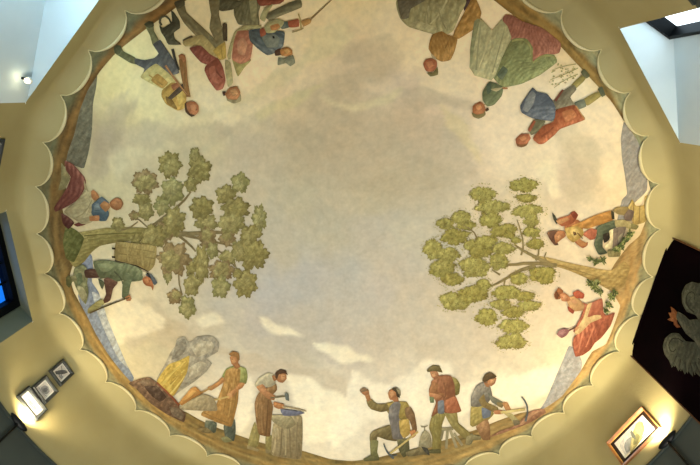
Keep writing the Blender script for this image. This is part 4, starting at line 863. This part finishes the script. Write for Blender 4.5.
fig('miner kneeling on one knee and raising a lump of ore in his hand',
    [Fill('#ae6c40', g("196,96 208,76 234,74 246,100 232,126 206,128"), relief=.3), Fill('#ca8e5e', g("204,92 222,84 230,102 214,116"), relief=.2), stroke('#4c2a1c', g("204,94 212,93"), .7), stroke('#8a4830', g("206,116 214,116"), .7), Fill('#a4643a', g("214,124 246,112 252,137 230,140"), relief=.2),
     Fill('#b07242', g("74,95 96,93 108,130 90,138"), relief=.3), Fill('#a6683e', g("58,92 74,82 96,78 100,96 76,106"), relief=.3), Fill('#b4703c', g("308,290 336,284 342,310 322,327"), relief=.3)],
    [('trousers', [Fill('#6c5f38', g("103,306 130,284 202,259 232,280 242,341 190,336 142,320 137,342 103,342"), relief=.4, w=6), Fill('#58583a', g("243,330 302,334 307,400 277,427 253,390"), relief=.35), Fill('#6c6242', g("288,400 372,370 402,390 412,416 380,412 300,422"), relief=.3)], 'olive trousers'),
     ('stocking', [Fill('#6c6e42', g("104,340 146,340 141,400 152,432 110,432"), relief=.35)], 'green stocking'),
     ('boot', [Fill('#5c5c38', g("68,436 110,414 150,424 152,441 74,446"), relief=.25)]), ('boot', [Fill('#42413a', g("368,370 402,380 412,416 388,400"), relief=.2)]),
     ('vest', [Fill('#948034', g("178,152 220,139 292,139 312,180 302,222 270,232 200,202"), relief=.35), Fill('#6d6a6a', g("204,165 240,129 262,150 252,210 272,300 271,331 223,331 213,280 199,215"), relief=.35, fold=(10, 4, .12)), Fill('#ae8e38', g("254,236 302,229 312,300 280,327 260,300"), relief=.3)], 'yellow and blue-grey tunic'),
     ('sleeve', [Fill('#78683a', g("84,131 110,124 142,150 192,149 202,182 160,192 108,177 93,160"), relief=.4)]),
     ('sleeve', [Fill('#785838', g("283,171 311,164 333,200 347,281 330,302 309,240 289,216"), relief=.4)]),
     ('+hair', [Fill('#4c3e28', g("214,72 238,64 256,76 258,120 242,112 236,88"), relief=.3), Fill('#8a8062', g("238,68 262,80 262,108 250,96"), relief=.2)], 'dark hair with pale cap')], .0128)
prop('pickaxe', 'pickaxe leaning on the ground in front of the kneeling miner with raised arm', [stroke('#bea660', g("200,412 352,294"), 2.0, 1.8), stroke('#4c585e', g("174,356 186,390 204,412 226,432"), 1.2, 2.2), stroke('#4c585e', g("204,408 216,420 244,412"), 2, 1)])
prop('ore_lump', 'dark lump of ore in the raised hand', [Fill('#8a6a4c', g("50,80 68,66 92,72 96,80 72,86 56,92"), relief=.35)])
g = lambda s: P(s, 455, 365, 5.167)
fig('kneeling bare-kneed miner bending forward over his pick at lower right',
    [Fill('#ae6e44', g("164,76 190,64 214,68 206,96 186,110 167,101"), relief=.3), Fill('#cc9062', g("182,72 206,72 200,90 184,96"), relief=.2), stroke('#4c2a1c', g("194,76 204,78"), .7), Fill('#a4663c', g("150,88 172,98 178,116 160,112"), relief=.2),
     Fill('#8a6240', g("108,318 166,278 182,330 181,386 144,387 124,350"), relief=.4, w=6), Fill('#b06e46', g("198,236 246,234 246,254 204,254"), relief=.3), Fill('#b07646', g("244,196 272,194 292,240 264,237"), relief=.3)],
    [('tunic', [Fill('#94843e', g("84,214 150,204 202,250 162,292 90,320 78,311"), relief=.35, fold=(8, 4, .14)), Fill('#5e6e86', g("138,220 186,234 182,266 144,277"), relief=.25), Fill('#76736c', g("83,166 108,110 150,88 182,110 192,160 166,202 120,217 83,212"), relief=.4, w=7, fold=(30, 6, .1))], 'grey-blue and yellow tunic'),
     ('sleeve', [Fill('#7c683a', g("123,181 150,149 161,190 222,220 224,246 190,241 138,211"), relief=.4)]),
     ('sleeve', [Fill('#606458', g("168,140 190,160 252,195 242,222 190,192"), relief=.35), Fill('#7a6a40', g("216,192 250,196 244,222 218,212"), relief=.3)]),
     ('stocking', [Fill('#968e5e', g("248,246 292,250 333,291 310,312 288,280"), relief=.35)], 'pale stocking'), ('boot', [Fill('#6e644c', g("300,284 334,290 336,306 306,314"), relief=.3)]),
     ('boot', [Fill('#77704f', g("60,370 90,359 136,370 132,386 86,391 76,416 54,411"), relief=.3)]),
     ('+hair', [Fill('#58442a', g("140,81 154,50 186,37 216,60 202,70 180,74 164,86 150,89"), relief=.3)])], .0128)
prop('pickaxe', 'pickaxe swung by the bare-kneed miner, curved dark head', [stroke('#b6a668', g("236,246 300,238 362,229"), 2.8, 2.6), stroke('#4c585e', g("344,163 368,195 376,226 373,258 364,292"), 1.4, 2.2)])

# ---------------------------------------------------------------- things on the walls
class Board:
    """an upright plane on the wall, measured in centimetres: x to the viewer's right, y down"""
    def __init__(s, c, n):
        s.c = Vector(c); s.n = Vector(n).normalized(); s.r = (-s.n).cross(Vector((0, 0, 1))).normalized()
    def at(s, x, y, d=0): return s.c+s.r*(x/100)+Vector((0, 0, -y/100))+s.n*(d/100)
def board_paint(name, bd, fills, parent, mat, d0, label=None, sub=0.03, scale=1.0):
    v, f, col = [], [], []
    d = d0
    for fl in fills:
        V, T, A, D = tri_fill(fl)
        if not len(V): continue
        cc = shade(fl, V, A, D); o = len(v); d += sub
        v += [tuple(bd.at(x*scale, y*scale, d)) for x, y in V]; f += [tuple(o+i for i in t) for t in T]; col += list(cc)
    me = bpy.data.meshes.new(name); me.from_pydata(v, [], f); me.update()
    at = me.color_attributes.new('paint', 'FLOAT_COLOR', 'POINT')
    at.data.foreach_set('color', np.c_[np.array(col), np.ones(len(col))].astype(np.float32).ravel())
    o = link(name, me, mat, parent)
    if label: o['label'] = label
    return o
def bbox_mesh(bm, bd, x0, x1, y0, y1, d0, d1, bev=0):
    vs = [bm.verts.new(bd.at(x, y, d)) for x in (x0, x1) for y in (y0, y1) for d in (d0, d1)]
    fs = [bm.faces.new([vs[i] for i in q]) for q in ((0, 1, 3, 2), (4, 6, 7, 5), (0, 4, 5, 1), (2, 3, 7, 6), (0, 2, 6, 4), (1, 5, 7, 3))]
def moulding(name, bd, w, h, t, mat, parent, prof):
    """mitred frame: prof is a list of (share of the width t from the outside in, depth)"""
    v, f = [], []; m = len(prof)
    for (sx, sy) in ((-1, -1), (1, -1), (1, 1), (-1, 1)):
        for (s, d) in prof: v.append(bd.at(sx*(w/2-s*t), sy*(h/2-s*t), d))
    for c in range(4):
        for k in range(m-1): f.append((c*m+k, ((c+1) % 4)*m+k, ((c+1) % 4)*m+k+1, c*m+k+1))
    return mesh(name, v, f, mat, parent)
PRINT = paint_mat('printed_paper', .10, 40, .6)
GREYFRAME = noisy('dark_grey_frame', '#3f4240', '#2f3231', 20, .5)
GOLDFRAME = noisy('walnut_and_gilt_frame', '#8a5a2e', '#70451f', 18, .35, spec=.5)
GILT = noisy('gilt_slip', '#c79a52', '#a97c38', 18, .35)
DARKMAT = noisy('dark_mount', '#2b1a12', '#20120c', 10, .6)
WHITEMAT = noisy('white_mount', '#ece9de', '#e2dfd2', 10, .8)
PICS = 'small framed prints hung one above the other'
def picture(c, n, w, h, t, fmat, mmat, mw, fills, name, label, cat, group=None, prof=None, slip=None, psc=1.0):
    bd = Board(c, n)
    root = empty(name, c); tag(root, label, cat, group)
    bpy.context.view_layer.update()
    pr = prof or [(0, 0), (0, 2.0), (.35, 2.6), (.8, 2.0), (1, 1.2), (1, .3)]
    objs = [moulding('frame', bd, w, h, t, fmat, None, pr)]
    bm = bmesh.new(); bbox_mesh(bm, bd, -w/2+t*.9, w/2-t*.9, -h/2+t*.9, h/2-t*.9, .1, .6); objs.append(bmobj('mount', bm, mmat))
    if slip: objs.append(moulding('slip', bd, w-2*t, h-2*t, slip, GILT, None, [(0, .6), (0, 1.3), (1, .9), (1, .6)]))
    objs.append(board_paint('print', bd, fills, None, PRINT, .62, sub=.02, scale=psc))
    for o in objs: o.parent = root; o.matrix_parent_inverse = Matrix.Translation(-Vector(c))
    return root
def rect(col, x0, x1, y0, y1, **k):
    k.setdefault('relief', 0); k.setdefault('edge', 0); return Fill(col, [(x0, y0), (x1, y0), (x1, y1), (x0, y1)], smooth=False, **k)
def quad_info(qs):
    pts = [Vector((*on_wall_xyz(*p),)) for p in qs]
    return pts
def on_wall_xyz(px, py, S=1.026):
    th, z = on_wall(px, py, S); return wp(th, z, S)
def place_picture(corners, S=1.026):
    """corners: upper left, upper right, lower right, lower left as the viewer before the wall sees them"""
    p = [on_wall_xyz(*c, S) for c in corners]
    c = sum(p, Vector())/4
    w = ((p[1]-p[0]).length+(p[2]-p[3]).length)*50; h = ((p[3]-p[0]).length+(p[2]-p[1]).length)*50
    th = math.degrees(math.atan2((c.y-CY)/EB, (c.x-CX)/EA)); n = wnormal(th)
    cc = wp(th, c.z-CAMZ, SW-.0035)
    return cc, n, w, h
# on the left wall the viewer's right-hand side is where y grows: toward the bottom of the photo
c, n, w, h = place_picture([(62,357.8),(72.3,373.5),(61.1,387.7),(49.3,372)])
picture(c, n, w, h, 3.4, GREYFRAME, WHITEMAT, 3, [rect('#c9ccd0', -w/2+5, w/2-5, -h/2+4.6, h/2-4.6), Fill('#5a6068', P("-6,6 -3,-1 1,-6 5,-7 3,-1 0,4 -3,7")), Fill('#8a9098', P("0,4 5,1 6,5 1,6")), stroke('#4a4f57', P("-6,-5 -1,-2 3,3"), .7)], 'framed_print', 'small dark-framed print hung highest of the three beside the wall lamp', 'picture', PICS)
c, n, w, h = place_picture([(44.5,373.5),(56.9,391.7),(45.5,405.2),(32,389.4)])
picture(c, n, w, h, 3.4, GREYFRAME, WHITEMAT, 3, [rect('#c4c8cd', -w/2+5, w/2-5, -h/2+4.4, h/2-4.4), Fill('#878d96', P("-5,3 -4,-3 0,-5 5,-3 5,2 1,4")), Fill('#5c626b', P("-2,1 -1,-3 2,-3 3,1 0,3")), stroke('#6a7078', P("-7,4 0,5 7,3"), .6)], 'framed_print', 'small dark-framed print hung in the middle of the three beside the wall lamp', 'picture', PICS)
c, n, w, h = place_picture([(28,384),(45.5,410),(36,422.5),(17.8,397.7)])
picture(c, n, w, h, 3.6, GREYFRAME, WHITEMAT, 3, [rect('#eceded', -w/2+4.6, w/2-4.6, -h/2+4.2, h/2-4.2), Fill('#a2a6aa', P("-8,2 -4,-2 2,-3 8,-1 6,2 0,3")), stroke('#70757a', P("-9,-2 -3,1 3,-1 9,2"), .7), stroke('#7d8287', P("-4,3 2,1 7,3"), .5)], 'framed_print', 'wide dark-framed white print hung lowest of the three, just above the wall lamp', 'picture', PICS)
# large picture on the right wall; the viewer's right is toward smaller y
c, n, w, h = place_picture([(609.7,444),(643.5,405),(657,429.5),(624.5,467)])
w *= 1.06; h *= 1.06; w_, h_ = w/2-6.6, h/2-5.6
picture(c, n, w, h, 2.0, GOLDFRAME, DARKMAT, 3, [rect('#e8e8e2', -w_, w_, -h_, h_), Fill('#c6ccd0', P("-19,8 -18,-4 -8,-7 2,-6 0,6 -10,9")), Fill('#8a939c', P("-17,7 -15,0 -9,-3 -3,-2 -1,4 -8,8 -14,8")), Fill('#a59d66', P("-13,9 -6,2 2,-4 10,-7 17,-5 14,3 6,7 -4,9")), Fill('#7b7d54', P("-6,6 0,1 6,0 5,5 -2,8")), Fill('#cdbf7e', P("4,-3 10,-8 16,-7 12,1 6,3")), Fill('#6c7470', P("-2,0 0,-6 2,-7 2,0 0,4")), stroke('#85804e', P("-14,10 0,9 14,6"), 1.1)], 'framed_painting', 'gilt and walnut framed landscape picture with dark inner mount on lower right wall', 'picture', prof=[(0, 0), (0, 2.6), (.3, 3.6), (.7, 2.8), (1, 1.8), (1, .3)], slip=.7)
# a dark frame that only just reaches into the photo at the left
t0, z0 = on_wall(3, 141, SW); t1, z1 = on_wall(3, 163, SW)
th = (t0+t1)/2; cc = wp(th, .905*H-.21, SW-.003); w = 30; h = 42
picture(cc, wnormal(th), w, h, 3.4, GREYFRAME, WHITEMAT, 3, [rect('#c4c4bc', -8, 8, -14, 14), Fill('#77797a', P("-4,8 -3,-6 2,-9 5,0 4,9"))], 'framed_print', 'dark upright frame barely seen at the left edge beneath the bright window recess', 'picture')

# banner with the white eagle, hung flat from two points of the curved wall
BA, BB = Vector((3.092, 2.855, 4.53+CAMZ)), Vector((3.258, 1.436, 4.53+CAMZ))
mid = (BA+BB)/2; d = (BB-BA); FW = d.length*100; nn = Vector((d.y, -d.x, 0)).normalized()
if nn.dot(Vector((CX, CY, 0))-Vector((mid.x, mid.y, 0))) < 0: nn = -nn
FB = Board(mid, nn); FH = 190
FLAGM = noisy('near_black_maroon_cloth', '#040203', '#0a0305', 2.2, .95, spec=.02, bump=.15, bscale=120)
root = empty('banner', mid); tag(root, 'dark maroon banner with pale crowned eagle hanging on the right wall', 'banner')
v, f = [], []; NX, NY = 44, 40
for j in range(NY+1):
    for i in range(NX+1):
        x = -FW/2+FW*i/NX; y = FH*j/NY
        v.append(FB.at(x, y, 1.0+.5*math.sin(x*.16)*min(1, y/60)))
for j in range(NY):
    for i in range(NX): f.append((j*(NX+1)+i, j*(NX+1)+i+1, (j+1)*(NX+1)+i+1, (j+1)*(NX+1)+i))
parts = [mesh('cloth', v, f, FLAGM, None, True)]
CORD = noisy('brown_gold_edging', '#5c3a1c', '#46290f', 40, .7)
def tube(name, pts, r, mat, k=8):
    bm = bmesh.new(); prev = None
    for i, p in enumerate(pts):
        d = (pts[min(i+1, len(pts)-1)]-pts[max(i-1, 0)]).normalized(); a = d.orthogonal().normalized(); b = d.cross(a)
        ring = [bm.verts.new(p+a*r*math.cos(6.2832*q/k)+b*r*math.sin(6.2832*q/k)) for q in range(k)]
        if prev:
            for q in range(k): bm.faces.new((prev[q], prev[(q+1) % k], ring[(q+1) % k], ring[q]))
        else: bm.faces.new(ring)
        prev = ring
    bm.faces.new(prev[::-1]); return bmobj(name, bm, mat, None, True)
parts.append(tube('edging', [FB.at(-FW/2-.2, y, 1.2) for y in range(0, FH+1, 10)], .009, CORD))
parts.append(tube('edging', [FB.at(FW/2+.2, y, 1.2) for y in range(0, FH+1, 10)], .009, CORD))
parts.append(tube('rod', [FB.at(x, -.6, 1.2) for x in (-FW/2-1, 0, FW/2+1)], .010, FLAGM))
EAGLE = paint_mat('embroidered_eagle', .25, 60, .9)
def wing(s):
    q = lambda t: [(s*float(a), float(b)) for a, b in (k.split(',') for k in t.split())]
    G1, G2, G3 = '#3a4138', '#495144', '#272d26'
    out = [Fill(G1, q("-8,78 -14,66 -12,55 -17,46 -26,41 -35,42 -41,48 -43,56 -47,62 -42,64 -45,71 -40,72 -43,79 -38,80 -39,88 -34,86 -34,96 -29,92 -27,101 -22,95 -18,101 -14,94 -9,98 -5,88"), relief=.25, w=6, fold=(90 if s > 0 else 90, 5, .1), dens=1.6)]
    for x0, y0, x1, y1 in ((-33,62,-45,62), (-33,68,-44,71), (-32,74,-41,79), (-29,80,-37,87), (-25,84,-32,94), (-20,86,-26,98), (-15,86,-17,97)):
        out.append(stroke(G3, q("%s,%s %s,%s" % (x0, y0, x1, y1)), 1.2, .5))
        out.append(stroke(G2, q("%s,%s %s,%s" % (x0, y0+2.6, x1+1, y1+2.4)), 2.2, 1.0))
    out += [Fill(G2, q("-14,62 -15,52 -22,46 -31,46 -36,52 -33,60 -27,62 -22,58 -24,54 -28,55 -26,50 -20,51 -18,58 -20,68"), relief=.3, w=3), stroke(G3, q("-16,64 -17,54 -24,48 -32,50 -33,57 -27,59"), 1.4, .9)]
    return out
emb = wing(1)+wing(-1)+[Fill('#3a4138', P("-8,76 -7,64 -3,54 1,46 7,45 8,54 7,62 12,70 13,84 10,98 4,108 0,112 -5,106 -10,96 -12,86"), relief=.35, w=7), Fill('#495144', P("-5,84 0,80 7,84 6,94 1,100 -4,94")),
     Fill('#4d564a', P("-10,104 -3,108 3,108 10,103 13,116 18,126 12,127 9,134 4,129 0,138 -4,129 -9,134 -12,126 -18,125 -13,114"), relief=.3), stroke('#3d453b', P("0,110 0,134"), 1), stroke('#3d453b', P("-5,110 -9,130"), 1), stroke('#3d453b', P("5,110 9,130"), 1)]
emb += [stroke('#8a6a2c', [(s*9, 100), (s*16, 108), (s*19, 112)], 2.4, 1.6) for s in (1, -1)]+[stroke('#8a6a2c', [(s*19, 111), (s*(19+a), 117)], 1.4, .8) for s in (1, -1) for a in (-4, 0, 4)]
parts.append(board_paint('eagle_emblem', FB, emb, None, EAGLE, 1.9, 'pale grey-green eagle with spread wings'))
parts.append(board_paint('crown', FB, [Fill('#743a16', P("-7,46 -8,51 -5,55 -4,50 1,46 -1,42"), relief=.2), Fill('#84461a', P("-5,44 -7,36 -3,39 0,34 2,38 7,34 7,41 5,46 0,47"), relief=.3), Fill('#8a6428', P("-1,46 5,45 4,50 0,51"), relief=.2)], None, EAGLE, 2.6, 'orange-gold crown and beak'))
for o in parts: o.parent = root; o.matrix_parent_inverse = Matrix.Translation(-mid)

# wall lamps: dark bowl throwing light up the wall, on a thin upright stem
IRON = noisy('black_iron', '#121512', '#0b0d0b', 20, .45, metal=.4, spec=.4)
BULBM, nt, b = nodes('lamp_glass'); b.inputs['Emission Color'].default_value = (1, .82, .5, 1); b.inputs['Emission Strength'].default_value = 6
nzt = nt.nodes.new('ShaderNodeTexNoise'); nt.links.new(nzt.outputs['Color'], b.inputs['Base Color'])
def sconce(th, label, power, z=.772*H):
    c = wp(th, z, SW); n = wnormal(th); cc = c+n*.012
    r = empty('wall_lamp', (c.x, c.y, c.z)); tag(r, label, 'wall lamp', 'dark uplight wall lamps')
    prof = [(.012, -.040), (.05, -.036), (.10, -.02), (.122, .0), (.126, .006), (.118, .006), (.09, -.012), (.045, -.028), (.012, -.030)]
    bm = bmesh.new(); K = 28; rings = []
    tt = n.cross(Vector((0, 0, 1)))
    for (rr, dz) in prof: rings.append([bm.verts.new(cc+tt*(rr*math.cos(6.2832*k/K))+n*(rr*.30*max(-.05, math.sin(6.2832*k/K)))+Vector((0, 0, dz))) for k in range(K)])
    for a, b_ in zip(rings[:-1], rings[1:]):
        for k in range(K): bm.faces.new((a[k], a[(k+1) % K], b_[(k+1) % K], b_[k]))
    bm.faces.new(rings[0]); bm.faces.new(rings[-1][::-1])
    ps = [bmobj('bowl', bm, IRON, None, True)]
    ps.append(tube('stem', [cc+n*.03+Vector((0, 0, -.05)), cc+n*.03+Vector((0, 0, -.25)), cc+n*.03+Vector((0, 0, -.5))], .013, IRON))
    ps.append(tube('arm', [cc+n*.03+Vector((0, 0, -.46)), cc+n*.01+Vector((0, 0, -.47)), c-n*.004+Vector((0, 0, -.46))], .010, IRON))
    bm = bmesh.new(); bmesh.ops.create_uvsphere(bm, u_segments=16, v_segments=10, radius=.014, matrix=Matrix.Translation(cc+n*.03+Vector((0, 0, -.06)))); ps.append(bmobj('knob', bm, IRON, None, True))
    bm = bmesh.new(); bmesh.ops.create_uvsphere(bm, u_segments=16, v_segments=10, radius=.014, matrix=Matrix.Translation(cc+n*.016+Vector((0, 0, -.012)))); ps.append(bmobj('bulb', bm, BULBM, None, True))
    for o in ps: o.parent = r; o.matrix_parent_inverse = Matrix.Translation(-c)
    ld = bpy.data.lights.new('lamp_light', 'SPOT'); ld.energy = power; ld.color = (1, .84, .56); ld.spot_size = math.radians(165); ld.spot_blend = .6; ld.shadow_soft_size = .05
    lo = bpy.data.objects.new('lamp_light', ld); C.objects.link(lo); lo.location = cc+n*.06+Vector((0, 0, .05)); lo.rotation_euler = (math.pi, 0, 0)
    return r
thR = on_wall(664, 437, 1.022)[0]; thL = on_wall(21, 421, 1.022)[0]
sconce(thR, 'dark bowl wall lamp below the gilt framed landscape at lower right', LAMP_R)
sconce(thL, 'dark bowl wall lamp below the three small dark-framed prints at lower left', LAMP_L)
for thx in (58.0, 92.0, 122.0): sconce(thx, 'added unseen bowl lamp brightening the plain front wall under the smiths and miners', LAMP_F)  # extra lamps out of view, added to brighten the front wall
sconce(-14.0, 'dark bowl wall lamp between the banner and the bright window recess', LAMP_X)

# small spotlight on the side of the left window recess
pa = wp(-148.55, 0, SW); pb = Vector((L0[0], L0[1], 0)); pa.z = 0
jd = (pb-pa).normalized(); jn = Vector((jd.y, -jd.x, 0)); jn = jn if jn.dot(wp(-125, 0)-pa) > 0 else -jn
r_ = ray(22, 78); t_ = (Vector((pa.x, pa.y, 0)).dot(jn))/(Vector((r_[0], r_[1], 0)).dot(jn))
sp = Vector((r_[0]*t_, r_[1]*t_, r_[2]*t_+CAMZ))
WHITEMETAL = noisy('white_metal', '#e8e6de', '#dcdad0', 20, .4)
root = empty('spotlight', sp); tag(root, 'small white spotlight fixed on the side of the bright window recess at upper left', 'spotlight')
bm = bmesh.new(); bmesh.ops.create_uvsphere(bm, u_segments=16, v_segments=10, radius=.035, matrix=Matrix.Translation(sp+jn*.06)@Matrix.Diagonal((1, 1, .8, 1))); o1 = bmobj('lamp_head', bm, WHITEMETAL, None, True)
o2 = tube('bracket', [sp-jn*.002, sp+jn*.03, sp+jn*.06], .012, IRON)
bm = bmesh.new(); bmesh.ops.create_uvsphere(bm, u_segments=12, v_segments=8, radius=.024, matrix=Matrix.Translation(sp+jn*.065+Vector((0, 0, -.022)))); o3 = bmobj('bulb', bm, BULBM, None, True)
for o in (o1, o2, o3): o.parent = root; o.matrix_parent_inverse = Matrix.Translation(-sp)
ld = bpy.data.lights.new('spotlight_light', 'POINT'); ld.energy = .35; ld.color = (1, .85, .5); ld.shadow_soft_size = .02
lo = bpy.data.objects.new('spotlight_light', ld); C.objects.link(lo); lo.location = sp+jn*.09+Vector((0, 0, -.07))

# ---------------------------------------------------------------- light
def lamp(kind, loc, energy, col, size, rot=None):
    ld = bpy.data.lights.new('fill_light', kind); ld.energy = energy; ld.color = col
    if kind == 'AREA': ld.shape = 'DISK'; ld.size = size
    else: ld.shadow_soft_size = size
    lo = bpy.data.objects.new('fill_light', ld); C.objects.link(lo); lo.location = loc
    if rot: lo.rotation_euler = rot
    return lo
for (loc, e, colr, s) in ROOM: lamp('AREA', loc, e, colr, s, (math.pi, 0, 0))  # unseen upward fill light near the floor, added to light the mural
# daylight outside
w = bpy.data.worlds.new('daylight'); SC.world = w; w.use_nodes = True; nt = w.node_tree; bg = nt.nodes['Background']
tc = nt.nodes.new('ShaderNodeTexCoord'); tn = nt.nodes.new('ShaderNodeTexNoise'); tn.inputs['Scale'].default_value = 3
rp = nt.nodes.new('ShaderNodeValToRGB'); rp.color_ramp.elements[0].color = (.62, .84, 1, 1); rp.color_ramp.elements[1].color = (.95, 1, 1, 1)
rp.color_ramp.elements[0].position = .4; rp.color_ramp.elements[1].position = .6
nt.links.new(tc.outputs['Generated'], tn.inputs['Vector']); nt.links.new(tn.outputs['Fac'], rp.inputs['Fac']); nt.links.new(rp.outputs['Color'], bg.inputs['Color'])
bg.inputs['Strength'].default_value = WORLD
# daylight falling in through each window (area lamps standing outside the panes)
def daylight(W0, W1, z0, z1, e, col):
    a, b = Vector((*W0, 0)), Vector((*W1, 0)); c = (a+b)/2; d = b-a; nn = Vector((-d.y, d.x, 0)).normalized()
    if nn.dot(Vector((CX, CY, 0))-c) < 0: nn = -nn
    ld = bpy.data.lights.new('window_daylight', 'AREA'); ld.shape = 'RECTANGLE'; ld.size = d.length*.9; ld.size_y = (z1-z0)*.9; ld.energy = e; ld.color = col
    lo = bpy.data.objects.new('window_daylight', ld); C.objects.link(lo); lo.location = (c.x-nn.x*.12, c.y-nn.y*.12, (z0+z1)/2+CAMZ)
    lo.rotation_euler = nn.to_track_quat('-Z', 'Z').to_euler()
daylight(R0, R1, .9, ZH, DAY_R, (.62, .88, 1)); daylight(L1, L0, .9, ZH, DAY_L, (.50, .82, 1))

# ---------------------------------------------------------------- camera
cam = bpy.data.cameras.new('camera'); co = bpy.data.objects.new('camera', cam); C.objects.link(co)
cam.sensor_width = 36; cam.lens = F*36/700; cam.clip_start = .02
M = Matrix([[*ROT[0], 0], [*ROT[1], 0], [*ROT[2], CAMZ], [0, 0, 0, 1]])
co.matrix_world = M
SC.camera = co
